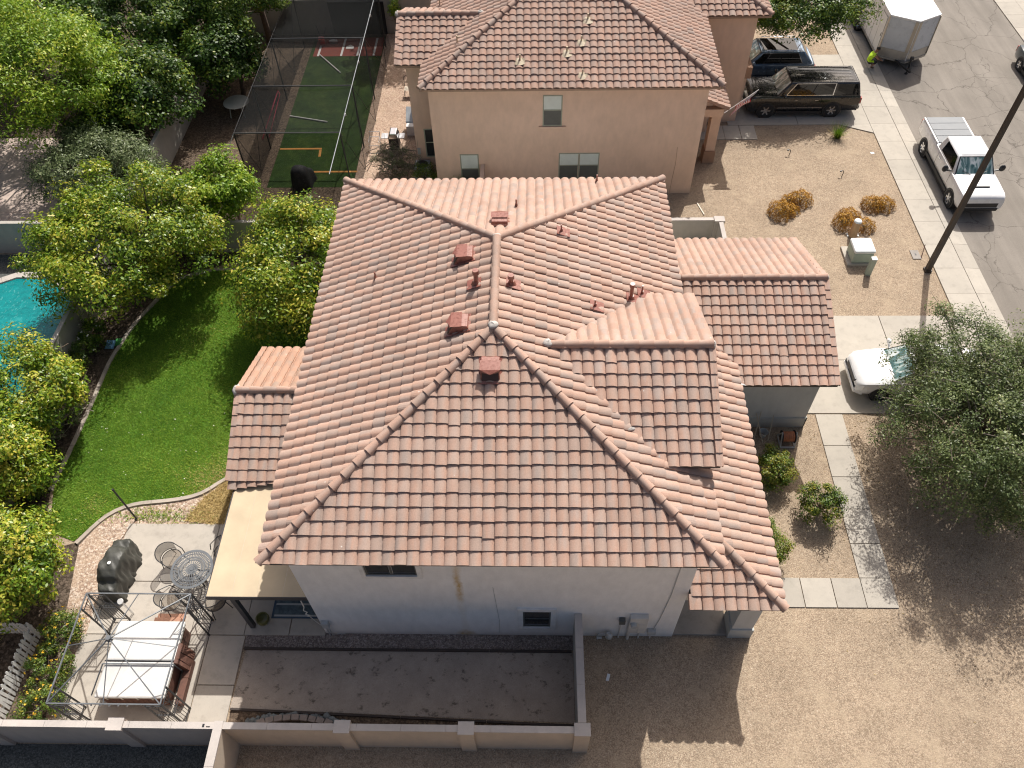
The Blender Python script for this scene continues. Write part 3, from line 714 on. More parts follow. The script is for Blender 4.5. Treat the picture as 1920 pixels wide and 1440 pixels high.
MB().tube([(-5.62,.40,2.6),(-5.60,.36,2.25),(-5.66,.34,2.05),(-5.57,.33,1.95),(-5.65,.33,1.8),(-5.56,.33,1.72),(-5.63,.34,1.6)],.016).tube([(-5.60,.34,1.7),(-5.45,.36,1.0),(-5.15,.38,.2)],.010).build('hanging_rope', MT['rope'], house)
# ------------------------------------------------------------------ the neighbour's house
nb = thing('tiled_house', 'tan stucco two storey house with pinkish tile hip roof beyond the block wall', 'house', (2.6,22,0))
L0 = Vector((2.6,22,0))
nbr = bpy.data.objects.new('walls', None)
def nbuild(b, name, mat, parent=None, **k):
    o = b.build(name, mat, parent or nb, **k)
    if parent is None: o.location = -L0
    return o
bpy.data.objects.remove(nbr)
NE_, NX0, NX1, NY = 5.85, -3.72, 9.04, 21.55; NHW = (NX1-NX0)/2; NXM = (NX0+NX1)/2; NY1 = 36.6
nbuild(MB().box(-3.42,22.0,-.2,8.57,36.2,5.72), 'wall', MT['stucco_nb'])
nbuild(MB().box(-4.55,23.85,-.2,-3.43,28.4,5.72), 'side_wall', MT['stucco_nb'])
nbuild(MB().box(8.60,27.8,-.2,11.6,35.0,5.72), 'street_wall', MT['stucco_nb'])
nbuild(MB().box(11.2,28.3,2.15,12.05,29.3,2.75), 'garage_lintel', MT['stucco_nb_dark'])
nbuild(MB().box(11.6,28.6,-.1,11.95,29.2,2.14), 'garage_pier', MT['stucco_nb'])
TN = TiledRoofs(.3146, .338, 'tile_nb', 9)
fn = [('S', NY, NE_, [(NX0,NY),(NX1,NY),(NXM,NY+NHW)]), ('E', NX1, NE_, [(NX1,NY),(NX1,NY1),(NXM,NY1-NHW),(NXM,NY+NHW)]),
      ('N', NY1, NE_, [(NX1,NY1),(NX0,NY1),(NXM,NY1-NHW)]), ('W', NX0, NE_, [(NX0,NY1),(NX0,NY),(NXM,NY+NHW),(NXM,NY1-NHW)])]
def nroof(name, faces, extra=None):
    r = deck(nb, name, faces, extra, 'fascia_nb'); r.location = -L0
    for f in faces: TN.face(r, *f)
    return r
nr = nroof('roof', fn, lambda b: b.box(NX0+.06,NY+.06,5.70,NX1-.06,NY1-.06,5.75))
NZ = NE_+SLM*NHW
for a, q in (((NX0,NY,NE_),(NXM,NY+NHW,NZ)),((NX1,NY,NE_),(NXM,NY+NHW,NZ)),((NX1,NY1,NE_),(NXM,NY1-NHW,NZ)),((NX0,NY1,NE_),(NXM,NY1-NHW,NZ))): cap_line(nr, a, q, mat='tile_nb')
cap_line(nr, (NXM,NY1-NHW,NZ), (NXM,NY+NHW,NZ), 'ridge_cap', 'tile_nb')
fs_ = [('S', 23.45, NE_, [(-4.92,23.45),(-3.5,23.45),(-1.1,25.9),(-4.92,25.9)]), ('N', 28.35, NE_, [(-3.5,28.35),(-4.92,28.35),(-4.92,25.9),(-1.1,25.9)])]
ns = nroof('side_gable_roof', fs_); sz = NE_+SLM*2.45
cap_line(ns, (-4.92,25.9,sz), (-1.3,25.9,sz), 'ridge_cap', 'tile_nb'); rake_line(ns, (-4.92,23.45,NE_), (-4.92,25.8,sz-.04), (-1,0,0), 'tile_nb'); rake_line(ns, (-4.92,28.35,NE_), (-4.92,26.0,sz-.04), (-1,0,0), 'tile_nb')
mortar(ns, (-4.95,25.9,sz+.06), (.1,.2,.12)); mortar(ns, (-1.25,25.9,sz+.1), (.16,.12,.08))
fq = [('S', 27.4, NE_, [(7.0,27.4),(12.1,27.4),(9.6,29.9),(7.0,29.9)]), ('E', 12.1, NE_, [(12.1,27.4),(12.1,35.2),(9.6,32.7),(9.6,29.9)])]
nq = nroof('street_wing_roof', fq, lambda b: b.box(8.7,27.46,5.70,12.04,35.1,5.75))
cap_line(nq, (12.1,27.4,NE_), (9.6,29.9,NE_+SLM*2.5), mat='tile_nb')
fw = [('E', 10.12, 3.25, [(10.12,24.0),(10.12,27.79),(8.58,27.79),(8.58,24.0)])]
nw = nroof('porch_roof', fw); rake_line(nw, (10.12,24.0,3.25), (8.6,24.0,3.25+SLM*1.5), (0,-1,0), 'tile_nb')
TN.finish(300)
nbuild(MB().box(8.58,24.15,2.7,9.95,24.45,3.10).box(9.65,24.46,2.7,9.95,27.78,3.10), 'porch_beam', MT['stucco_nb'])
nbuild(MB().box(9.5,24.35,.0,9.95,24.9,2.69), 'porch_column', MT['stucco_nb'])
nbuild(MB().box(9.45,24.30,.0,10.0,24.95,.7), 'column_base', MT['stucco_nb_dark'])
nbuild(MB().box(9.55,26.9,.0,9.95,27.4,2.69), 'porch_column', MT['stucco_nb'])
def nwin(*a, **k):
    o = window(nb, *a, **k); o.location = -L0
nwin(22.0, 1.51, 2.36, 3.76, 5.27, frame='frame_green', pane='screen_grey', mull=0, rail=4.55, blind='blind', sill='stucco_nb')
nwin(22.0, 2.27, 4.13, .90, 2.33, frame='frame_green', pane='screen_grey', mull=1, rail=1.66, blind='blind')
nwin(22.0, -2.28, -1.42, .85, 2.30, frame='frame_green', pane='screen_grey', mull=0, rail=1.50, blind='blind')
nwin(23.85, -4.10, -3.44, .85, 2.40, frame='frame_green', pane='glass_house', mull=0, rail=1.66)
nbuild(MB().box(-4.50,23.76,1.05,-4.36,23.848,1.35).tube([(-4.43,23.82,1.05),(-4.42,23.8,.7),(-4.3,23.75,.5)],.012), 'disconnect_box', MT['meter_grey'])
nbuild(MB().tube([(7.62,21.993,2.6),(7.66,21.993,1.7),(7.62,21.993,.9),(7.60,21.993,0)],.008), 'wall_wire', MT['stucco_nb_dark'])
for x, y in ((3.44,24.7),(3.14,23.65),(2.52,23.16),(.53,22.81),(3.16,22.12)):
    p = face_point('S', NY, NE_, x, y); e, u = basis('S'); n = e.cross(u); q = MB()
    q.cyl(p, p+Vector((0,0,.30)), .035, .035, 8); k = nbuild(q, 'vent_pipe', MT['vent_cream'])
    M = Matrix((e, u, n)).transposed().to_4x4(); M.translation = p+n*.08
    f = MB().add([(-.22,-.22,0),(-.08,-.28,.02),(.10,-.26,.03),(.22,-.18,0),(.2,.05,.03),(.05,.12,.01),(-.14,.08,.03)], [(0,1,2,3,4,5,6)]).build('pipe_flashing', MT['vent_cream'], k); f.matrix_local = M
for x, y in ((-3.3,28.3),(-2.2,24.1)):
    p = face_point('W', NX0, NE_, x, y); nbuild(MB().cyl(p, p+Vector((0,0,.36)), .03, .03, 8).tube([p+Vector((0,0,.3)), p+Vector((.15,-.1,.34))],.02), 'vent_pipe', MT['vent_cream'])
# ------------------------------------------------------------------ ground, paving, street
def sheet(name, poly, z, mat, kind='structure', parent=None):
    return tag(MB().poly3([(x, y, z) for x, y in poly]).build(name, MT[mat], parent), kind=kind)
def rect(x0, y0, x1, y1): return [(x0,y0),(x1,y0),(x1,y1),(x0,y1)]
sheet('ground', rect(-400,-400,400,400), 0, 'gravel')
sheet('alley_gravel', rect(-60,-40,-7.72,-2.93), .004, 'gravel_grey')
sheet('planting_bed', [(-17.3,-2.7),(-13.2,-2.7),(-12.95,4.3),(-14.0,4.5),(-14.55,3.5),(-15.6,3.2),(-16.2,5.5),(-16.12,10),(-15.75,13.6),(-14.6,16.3),(-12.5,17.3),(-6.2,17.4),(-6.2,17.99),(-17.3,17.99)], .006, 'soil')
sheet('patio_gravel', [(-14.4,3.4),(-13.3,-2.7),(-12.9,-2.7),(-12.9,4.2),(-9.6,4.2),(-8.6,6.2),(-9.9,6.1),(-10.6,5.3),(-11.7,5.1),(-13.0,5.0),(-13.8,4.55)], .010, 'gravel_pink')
LAWN = [(-14.62,3.55),(-13.9,4.62),(-13.05,5.06),(-11.75,5.18),(-10.65,5.4),(-10.0,6.15),(-8.9,6.6),(-8.4,7.5),(-6.0,9.6),(-5.6,14.0),(-6.4,16.6),(-9.5,17.1),(-12.4,17.0),(-14.5,16.2),(-15.65,13.5),(-16.0,11.5),(-15.98,9.9),(-16.05,7.1),(-16.1,5.6),(-15.6,3.9)]
sheet('lawn', LAWN, .016, 'lawn')
sheet('dry_grass', [(-11.0,4.35),(-9.6,4.25),(-8.7,5.0),(-8.7,6.4),(-9.9,6.0),(-10.55,5.3)], .020, 'drygrass')
sheet('neighbour_yard', rect(-17.25,18.3,-7.2,37.1), .006, 'soil_nb')
sheet('neighbour_gravel', rect(-7.7,18.3,-3.4,37.1), .010, 'gravel_nb')
sheet('pool_yard', rect(-60,-40,-17.5,17.9), .003, 'gravel_grey')
sheet('garden_soil', rect(-60,18.3,-17.4,60), .003, 'soil'); sheet('far_garden_soil', rect(-17.2,37.5,-3.0,60), .003, 'soil')
pd = tag(MB().build('garden_patio', [MT['concrete_pink']]), kind='structure')
for i in range(4):
    for j in range(4): MB().box(-27.6+i*1.9,18.8+j*2.0,.0,-25.72+i*1.9,20.78+j*2.0,.05).build('slab', MT['concrete_pink'], pd)
# street with rolled kerb and pavement slabs
sheet('road', rect(20.43,-120,29.3,200), .006, 'asphalt')
pv = tag(MB().build('pavement', [MT['concrete']]), kind='structure'); kb = tag(MB().build('kerb', [MT['concrete']]), kind='structure')
pv2 = tag(MB().build('far_pavement', [MT['concrete']]), kind='structure')
slab = MB().box(0,.006,0,1.24,1.524,.05).mesh('slab', MT['concrete'])
kp = [(0,.0),(0,.05),(.10,.05),(.22,.045),(.36,.028),(.42,.018),(.66,.012),(.66,.0)]
km = MB()
km.add([(x,.006,z) for x, z in kp]+[(x,1.524,z) for x, z in kp], [tuple(range(7,-1,-1)), tuple(range(8,16))]+[(i, (i+1) % 8, 8+(i+1) % 8, 8+i) for i in range(8)])
kme = km.mesh('kerb_stone', MT['concrete']); bm_ = bmesh.new(); bm_.from_mesh(kme); bmesh.ops.recalc_face_normals(bm_, faces=bm_.faces); bm_.to_mesh(kme); bm_.free()
for i in range(-6, 30):
    link('slab', slab, pv, loc=(18.5, i*1.53-.06, 0)); link('kerb_stone', kme, kb, loc=(19.765, i*1.53-.06, 0))
for i in range(16, 32):
    o = link('slab', slab, pv2, loc=(29.32, i*1.53+.2, 0)); o = link('slab', slab, pv2, loc=(30.57, i*1.53+.2, 0))
# driveway and walks
dw = tag(MB().build('driveway', [MT['concrete']]), kind='structure')
for x0, x1 in ((10.95,15.33),(15.36,18.485)):
    for y0, y1 in ((9.0,11.58),(11.61,13.97)): MB().box(x0,y0,0,x1,y1,.045).build('slab', MT['concrete'], dw)
wk = tag(MB().build('front_walk', [MT['concrete']]), kind='structure')
ys = [2.40,3.63,4.93,6.22,7.55,8.96]
for a, b in zip(ys[:-1], ys[1:]): MB().box(11.69,a+.014,0,12.68,b-.014,.04).build('slab', MT['concrete'], wk)
xs = [7.1,8.6,9.75,10.75,11.69]
for a, b in zip(xs[:-1], xs[1:]): MB().box(a+.014,1.40,0,b-.014,2.39,.04).build('slab', MT['concrete'], wk)
MB().box(11.70,1.40,0,12.68,2.39,.04).build('slab', MT['concrete'], wk)
MB().box(5.44,.47,0,7.12,8.4,.08).build('porch_floor', MT['concrete_dark'], wk)
nd = tag(MB().build('neighbour_driveway', [MT['concrete']]), kind='structure')
for x0, x1 in ((11.2,14.8),(14.83,18.485)):
    for y0, y1 in ((27.45,29.7),(29.73,32.0),(32.03,34.2)): MB().box(x0,y0,0,x1,y1,.045).build('slab', MT['concrete'], nd)
MB().add([(16.9,27.44,0),(18.485,26.7,0),(18.485,27.44,0),(16.9,27.44,.044),(18.485,26.7,.044),(18.485,27.44,.044)], [(3,4,5),(0,1,4,3),(1,2,5,4)]).build('slab', MT['concrete'], nd)
for a, b in ((9.0,10.88),(10.9,11.72),(11.75,12.52)): MB().box(a,26.24,0,b,27.42,.04).build('slab', MT['concrete'], nd)
# back patio slabs
pt = tag(MB().build('patio', [MT['concrete_patio']]), kind='structure')
for x0, x1, y0, y1 in ((-12.9,-9.72,2.12,4.22),(-9.70,-8.4,2.12,4.22),(-13.05,-9.72,.34,2.09),(-9.70,-8.02,.34,2.09),(-13.15,-9.12,-2.72,.31),(-9.09,-7.96,-1.2,.31),(-9.09,-7.96,-2.72,-1.23),
                       (-8.0,-6.6,.34,2.4),(-6.57,-5.44,.34,2.4),(-8.38,-5.44,2.43,6.4),(-8.38,-5.44,6.43,10.2)):
    MB().box(x0,y0,0,x1,y1,.05).build('slab', MT['concrete_patio'], pt)
# court of trodden dirt between timbers, with gravel beside the wall
sheet('gravel_strip', rect(-7.94,-.05,2.33,.425), .012, 'gravel_strip')
sheet('dirt_court', [(-7.84,-.12),(2.32,-.12),(2.32,-2.18),(-7.94,-1.86)], .014, 'dirt')
tb = thing('timber_edging', 'dark timber boards edging the shaded dirt court', 'edging', (-2.8,-.08,0)); 
for k in range(4): MB().box(-5.1+k*2.55,-.05,-.1,-5.1+k*2.55+2.53,.02,.09).build('board', MT['timber'], tb)
for k in range(4):
    xa, xb = -5.1+k*2.55, -5.1+k*2.55+2.53; ya, yb = -1.80-(xa+5.1)*.035, -1.80-(xb+5.1)*.035
    MB().hexa([(xa,ya-.06,-.1),(xb,yb-.06,-.1),(xb,yb,-.1),(xa,ya,-.1)],[(xa,ya-.06,.09),(xb,yb-.06,.09),(xb,yb,.09),(xa,ya,.09)]).build('board', MT['timber'], tb)
sheet('pond_bed', [(-7.9,-2.72),(2.3,-2.72),(2.3,-2.3),(-7.9,-1.95)], .010, 'soil_nb')
pond = thing('rock_pond', 'curved dry stone ring of grey cobbles by the block wall', 'rock border', (-5.9,-2.35,0)); rs = random.Random(5)
for k in range(44):
    t = math.pi*(k+.5)/44; rr = 1.42+rs.uniform(-.12,.14); x = -math.cos(t)*rr; y = math.sin(t)*.42+rs.uniform(-.09,.06)-.10; s = rs.uniform(.055,.12)
    MB().ell((x,y,s*.5),(s*rs.uniform(.8,1.3),s*rs.uniform(.8,1.1),s*.75),8,6,fn=lambda q: .85+.3*rs.random()).build('cobble', MT['stone_grey'], pond, smooth=60)
for k in range(9):
    x = -1.0+k*.25; y = .05+.16*math.sin(math.pi*(k+.5)/9); a = (k-4)*-.10
    ca, sa = math.cos(a), math.sin(a); pts = [(-.115,-.085),(.115,-.085),(.115,.085),(-.115,.085)]
    pp = [(x+px*ca-py*sa, y+px*sa+py*ca) for px, py in pts]; MB().prism(pp,.02,.15+rs.uniform(-.02,.02)).build('edging_brick', MT['stone_pink'], pond, bevel=.015)
MB().bar((-1.35,-.18,.12),(1.0,-.20,.14),.09,.05).build('rail', MT['picket_white'], pond)
# concrete mowing edge round the lawn
def ribbon(name, pts, w, h, mat, label, cat, seg=.9, smooth=3):
    t = thing(name, label, cat, (pts[0][0],pts[0][1],0)); L = Vector((pts[0][0],pts[0][1],0)); P3 = [Vector((x,y,0)) for x, y in pts]
    d = []; 
    for i in range(len(P3)-1):
        n = max(1, int((P3[i+1]-P3[i]).length/.3)); d += [P3[i].lerp(P3[i+1], k/n) for k in range(n)]
    d.append(P3[-1])
    for _ in range(smooth): d = [d[0]]+[(d[i-1]+d[i]*2+d[i+1])/4 for i in range(1,len(d)-1)]+[d[-1]]
    per = max(2, int(seg/.3)); i = 0
    while i < len(d)-1:
        q = d[i:i+per+1]; b = MB(); prev = None; vs = []
        for k, p in enumerate(q):
            j = i+k; a = d[max(0,j-1)]; c = d[min(len(d)-1,j+1)]; tdir = (c-a).normalized(); sd = Vector((-tdir.y,tdir.x,0))*w/2
            if k == 0: p = p+tdir*.012
            vs += [p-L-sd, p-L-sd*.8+Vector((0,0,h)), p-L+sd*.8+Vector((0,0,h)), p-L+sd]
        fs = []
        for k in range(len(q)-1): o = k*4; fs += [(o+1,o+5,o+6,o+2),(o,o+4,o+5,o+1),(o+2,o+6,o+7,o+3)]
        fs += [(0,1,2,3), (len(vs)-1,len(vs)-2,len(vs)-3,len(vs)-4)]
        b.add(vs, fs); b.build('edging_block', MT[mat], t); i += per
    return t
ribbon('lawn_edging', [(-11.4,16.75),(-13.2,16.9),(-14.65,16.23),(-15.71,13.53),(-16.06,11.5),(-16.04,9.87),(-16.1,7.14),(-16.2,5.54)], .17, .07, 'curbing', 'curved concrete edging between the lawn and the shaded shrub bed', 'edging')
ribbon('lawn_edging', [(-14.51,3.45),(-13.84,4.59),(-13.03,5.02),(-11.73,5.13),(-10.64,5.35),(-9.97,6.13),(-9.0,6.5)], .17, .07, 'curbing', 'curved concrete edging between the lawn and the patio gravel', 'edging')
# swimming pool next door
sheet('pool_water', [(-26,7.5),(-18.3,7.5),(-18.2,14.4),(-20.4,16.3),(-21.8,16.3),(-26,13.9)], .03, 'pool_water')
ribbon('pool_coping', [(-18.0,7.5),(-18.0,14.5),(-20.35,16.5),(-21.85,16.5),(-26,14.1)], .42, .09, 'coping', 'pale concrete coping round the turquoise pool', 'coping', 1.5, 0)
# walls
def blockwall(name, segs, pillars, h, label, cat='wall', mat='wall_tan', cap='wall_cap', th=.16, loc=None):
    x0, y0 = segs[0][0], segs[0][1]; t = thing(name, label, cat, (x0,y0,0)); L = Vector((x0,y0,0)); b = MB(); c = []
    for xa, ya, xb, yb in segs:
        p, q = Vector((xa,ya,0)), Vector((xb,yb,0)); d = (q-p).normalized(); n = Vector((-d.y,d.x,0))*th/2
        b.hexa([p-n-L-Vector((0,0,.2)), p+n-L-Vector((0,0,.2)), q+n-L-Vector((0,0,.2)), q-n-L-Vector((0,0,.2))][::1], [v-L+Vector((0,0,h)) for v in (p-n, p+n, q+n, q-n)])
        k = max(1, round((q-p).length/1.2)); n2 = n*1.12
        for i in range(k):
            a = p.lerp(q, i/k)+d*.004-L; e = p.lerp(q, (i+1)/k)-d*.004-L
            c.append(([v+Vector((0,0,h+.002)) for v in (a-n2,a+n2,e+n2,e-n2)], [v+Vector((0,0,h+.05)) for v in (a-n2,a+n2,e+n2,e-n2)]))
    o = b.build('wall_panel', MT[mat], t); me = o.data; bm = bmesh.new(); bm.from_mesh(me); bmesh.ops.recalc_face_normals(bm, faces=bm.faces); bm.to_mesh(me); bm.free()
    for lo, hi in c:
        o = MB().hexa(lo, hi).build('cap_block', MT[cap], t); bm = bmesh.new(); bm.from_mesh(o.data); bmesh.ops.recalc_face_normals(bm, faces=bm.faces); bm.to_mesh(o.data); bm.free()
    for x, y in pillars:
        x -= x0; y -= y0; pl = MB().box(x-.21,y-.16,-.2,x+.21,y+.16,h+.055).build('pillar', MT[mat], t); MB().box(x-.22,y-.17,h+.056,x+.22,y+.17,h+.10).build('pillar_cap', MT[cap], pl)
    return t
blockwall('block_wall', [(-7.38,-2.82,2.40,-2.82)], [(-4.1,-2.82),(-.72,-2.82),(2.43,-2.82)], 1.72, 'low tan block wall with pillars along the alley below the dirt court')
blockwall('block_wall', [(-30,-2.82,-7.62,-2.82)], [(-10.35,-2.82),(-14.2,-2.82)], 1.72, 'shaded block wall with pinkish cap below the gazebo', mat='wall_pink')
blockwall('block_wall', [(-7.5,-2.70,-7.5,-12)], [], 1.74, 'block wall running toward the viewer between the two alley gravels', th=.22)
MB().box(-.44,-.17,1.7705,-.38,-.08,1.7735).box(-.33,-.17,1.7705,-.22,-.14,1.7735).build('wall_top_hole', MT['black_plastic'], bpy.data.objects['block_wall.002'])
blockwall('block_wall', [(2.43,.425,2.43,-2.64)], [], 1.74, 'short return wall joining the white house to the alley wall', mat='wall_grey', th=.20)
blockwall('block_wall', [(-30,18.1,-17.55,18.1)], [], 1.68, 'grey block wall behind the swimming pool', mat='wall_grey', cap='wall_grey')
blockwall('block_wall', [(-17.3,18.1,9.0,18.1)], [(9.1,18.05)], 1.68, 'grey block wall between the lawn and the yard with the batting cage', mat='wall_grey', cap='wall_cap')
blockwall('block_wall', [(9.15,17.86,9.15,15.0)], [], 1.70, 'short block wall joining the garage to the yard wall', mat='wall_grey', cap='wall_cap')
blockwall('block_wall', [(-17.42,18.0,-17.42,-2.6)], [], 1.68, 'grey block wall between the pool and the lawn', mat='wall_grey', cap='wall_cap')
blockwall('block_wall', [(-17.3,18.25,-17.3,37.2)], [], 1.75, 'grey block wall beside the dirt yard with the round table', mat='wall_grey', cap='wall_grey')
blockwall('block_wall', [(-17.2,37.3,-3.0,37.3)], [], 2.0, 'tall block wall behind the batting cage', mat='wall_grey', cap='wall_grey')
blockwall('block_wall', [(-1.25,21.98,-1.25,18.25)], [], 1.72, 'narrow wall joining the tan house to the yard wall', mat='stucco_nb', cap='stucco_nb')
# ------------------------------------------------------------------ plants
def leaf_cards(P, N, size, rng, aspect=.5, fold=.25):
    """rhombic leaves at points P with normals N"""
    n = len(P); N = N/np.linalg.norm(N, axis=1, keepdims=True); r = rng.normal(size=(n,3)); a = np.cross(N, r); a /= np.linalg.norm(a, axis=1, keepdims=True); b = np.cross(N, a)
    s = size*(.6+.8*rng.random(n))[:,None]; w = s*aspect
    V = np.stack([P-a*s*.5, P+b*w*.5+N*s*fold*.3, P+a*s*.5, P-b*w*.5+N*s*fold*.3], 1).reshape(-1,3)
    Q = np.arange(n*4).reshape(-1,4); return V, Q
def crown_points(rng, n, c, r, nclump, cr, shell=.5, flat=.7, low=-.55, lumps=None):
    """points gathered in clumps spread over a lumpy ellipsoid; returns points, outward normals, tint per point"""
    cc = np.array(c); rr = np.array(r); K = []
    while len(K) < nclump:
        d = rng.normal(size=3); d /= np.linalg.norm(d)
        if d[2] < low: continue
        rad = shell+(1-shell)*rng.random()**.6; K.append(d*rad*(1+.14*math.sin(3.1*d[0]+5*d[1]+c[0])+.10*math.sin(7*d[2]+4*d[0]+c[1])))
    K = np.array(K); idx = rng.integers(0, nclump, n); off = rng.normal(size=(n,3)); off /= np.linalg.norm(off, axis=1, keepdims=True)
    rad = (rng.random(n)**.45)[:,None]; sz = (cr*(.55+.9*rng.random(nclump)))[idx][:,None]
    o = off*rad*sz; o[:,2] *= flat; P = cc+K[idx]*rr+o
    out = (P-cc)/rr; out /= np.linalg.norm(out, axis=1, keepdims=True)+1e-6
    N = out*.35+off*.55+np.array([.05,.12,.45])+rng.normal(size=(n,3))*.42
    kt = rng.random(nclump)[idx]; return P, N, K*rr+cc, kt, off
def limbs(rng, base, K, r0, h, nl, bend=.25):
    b = MB(); base = Vector(base); top = base+Vector((rng.normal()*.1, rng.normal()*.1, h)); b.cyl(base-Vector((0,0,.1)), top, r0, r0*.75, 9)
    sel = rng.choice(len(K), min(nl, len(K)), replace=False)
    for i in sel:
        e = Vector(K[i]); m = top.lerp(e, .45)+Vector((rng.normal()*bend, rng.normal()*bend, abs(rng.normal())*bend)); r = r0*.42
        b.tube([top-Vector((0,0,r0*.5)), m, e], [r, r*.55, r*.16], 6)
    return b
TREE_N = [0]
def tree(name, label, cat, pos, c, r, n, nclump, cr, leafm, size, aspect=.5, shell=.5, flat=.7, low=-.55, trunk=(.14,1.2), nl=26, tint=(.5,.22,.30), group=None, barkm='bark', seed=None, twigs=0, extra=None):
    TREE_N[0] += 1; rng = np.random.default_rng(seed or 100+TREE_N[0]); pos = Vector(pos)
    t = thing(name, label, cat, pos, 0, group)
    cl = (c[0]-pos.x, c[1]-pos.y, c[2])
    P, N, K, kt, off = crown_points(rng, n, cl, r, nclump, cr, shell, flat, low)
    P[:,2] = np.maximum(P[:,2], .04)
    V, Q = leaf_cards(P, N, size, rng, aspect)
    up = off[:,2]*.10; tn = np.clip(tint[0]+(kt-.5)*tint[1]*2+rng.normal(size=n)*tint[2]*.5+up*.5, 0, 1)
    k = rng.random(n) < .05; tn[k] = np.clip(tn[k]+.35, 0, 1)
    link('crown', fast_mesh('crown', V, Q, MT[leafm], tn), t)
    b = limbs(rng, (0,0,0), K, trunk[0], trunk[1], nl)
    if twigs:
        for i in range(twigs):
            a = Vector(K[rng.integers(len(K))]); d = Vector((rng.normal(), rng.normal(), abs(rng.normal())*.7)).normalized()*rng.uniform(.5,1.3); b.tube([a-d*.6, a, a+d*.7],[.018,.012,.004],5)
    b.build('trunk', MT[barkm], t, smooth=60)
    if extra: extra(t, K, rng, cl, r)
    return t
CG = 'citrus trees round the lawn'
tree('citrus_tree', 'large round yellow green citrus tree overhanging the pool wall', 'tree', (-15.2,16.0,0), (-15.25,15.9,3.0), (3.65,3.6,1.95), 50000, 230, .66, 'leaf_citrus', .135, trunk=(.16,.9), tint=(.44,.26,.34), group=CG, twigs=30)
tree('citrus_tree', 'citrus tree pressed against the left eave of the white house', 'tree', (-8.3,14.6,0), (-8.25,14.5,2.85), (2.2,3.1,1.9), 36000, 180, .62, 'leaf_citrus', .13, trunk=(.14,.9), tint=(.48,.26,.34), group=CG, twigs=20)
tree('citrus_tree', 'yellowish citrus tree against the pool wall beside the lawn', 'tree', (-17.0,8.0,0), (-17.15,8.4,2.15), (1.85,2.2,1.4), 23000, 120, .55, 'leaf_citrus', .125, trunk=(.12,.8), tint=(.50,.27,.36), group=CG, twigs=40)
tree('citrus_tree', 'citrus tree with yellow tips at the left edge beside the lower lawn', 'tree', (-16.9,5.4,0), (-17.0,5.5,2.1), (1.5,1.75,1.4), 20000, 110, .52, 'leaf_citrus', .125, trunk=(.12,.8), tint=(.55,.26,.36), group=CG)
tree('citrus_tree', 'rounded lemon green citrus tree behind the picket fence', 'tree', (-15.2,1.6,0), (-15.1,1.75,2.05), (1.55,1.65,1.3), 22000, 115, .52, 'leaf_citrus', .125, trunk=(.12,.8), tint=(.53,.27,.36), group=CG)
tree('small_tree', 'small bright green tree behind the yard wall beside the big citrus', 'tree', (-12.3,19.3,0), (-12.3,19.2,2.75), (1.25,1.15,1.45), 12000, 80, .44, 'leaf_bright', .14, trunk=(.09,1.0), tint=(.45,.18,.28))
tree('olive_shrub', 'wide grey green olive like shrub behind the big citrus', 'shrub', (-18.9,21.6,0), (-19.0,21.6,2.0), (2.7,2.3,1.6), 26000, 150, .52, 'leaf_grey', .14, .32, trunk=(.12,.6), tint=(.5,.2,.3), twigs=30)
tree('shade_tree', 'tall feathery lime green tree in the upper left corner', 'tree', (-22.6,26.2,0), (-22.6,25.4,4.6), (4.4,4.2,2.7), 56000, 260, .8, 'leaf_bright', .16, .4, trunk=(.22,2.0), tint=(.55,.22,.32), twigs=40)
DG = 'dark trees crowded beyond the left yard wall'
for lb, p, c, r, n in (('dark green tree with sunlit yellow crown nearest the wall corner', (-18.0,26.4), (-18.0,26.4,3.1), (2.3,2.2,1.8), 17000),
                       ('dark glossy tree leaning over the wall beside the round table', (-14.9,30.6), (-15.0,30.4,2.6), (1.75,1.9,1.8), 14000),
                       ('dense dark tree behind the lime green tree', (-20.0,31.8), (-20.0,31.6,3.4), (3.0,2.8,2.2), 18000),
                       ('very dark tree between the yard wall and the top edge', (-17.0,33.6), (-17.0,33.4,3.2), (2.3,2.5,2.0), 15000),
                       ('small dark tree in front of the pink patio', (-20.2,25.0), (-20.0,24.6,1.9), (1.5,1.4,1.3), 8000)):
    tree('dark_tree', lb, 'tree', (p[0],p[1],0), c, r, int(n*1.15), 120, .66, 'leaf_dark', .17, .55, trunk=(.14,1.2), tint=(.42,.26,.34), group=DG)
for lb, p, c, r, n in (('dark tree filling the top left corner behind the lime tree', (-25.5,33.5), (-25.5,33.2,3.6), (3.2,3.0,2.2), 14000),
                       ('dark tree at the top edge above the yard wall', (-18.6,38.5), (-18.6,38.2,3.6), (3.0,2.6,2.2), 13000),
                       ('dark tree at the far left edge above the pink patio', (-29.5,29.5), (-29.5,29.0,3.4), (2.8,2.8,2.1), 11000)):
    tree('dark_tree', lb, 'tree', (p[0],p[1],0), c, r, n, 110, .7, 'leaf_dark', .2, .55, trunk=(.14,1.2), tint=(.40,.26,.34), group=DG)
tree('tall_tree', 'tall tree beyond the far block wall casting dappled shade on the turf', 'tree', (-5.2,40.6,0), (-5.1,40.3,8.2), (2.2,2.2,2.2), 3800, 60, .7, 'leaf_dark', .24, .5, trunk=(.25,5.0), tint=(.45,.2,.3))
tree('shade_tree', 'bright green tree hanging over the far end of the batting cage', 'tree', (-14.6,36.4,0), (-14.2,33.6,4.7), (2.6,2.4,1.7), 26000, 120, .7, 'leaf_dark', .13, .45, trunk=(.2,2.0), tint=(.60,.2,.3))
tree('ivy', 'ivy spilling over the wall beside the batting cage', 'plant', (-7.0,37.1,0), (-7.0,36.95,1.5), (.32,.3,.75), 1500, 20, .22, 'leaf_bright', .09, trunk=(.02,.8), nl=6)
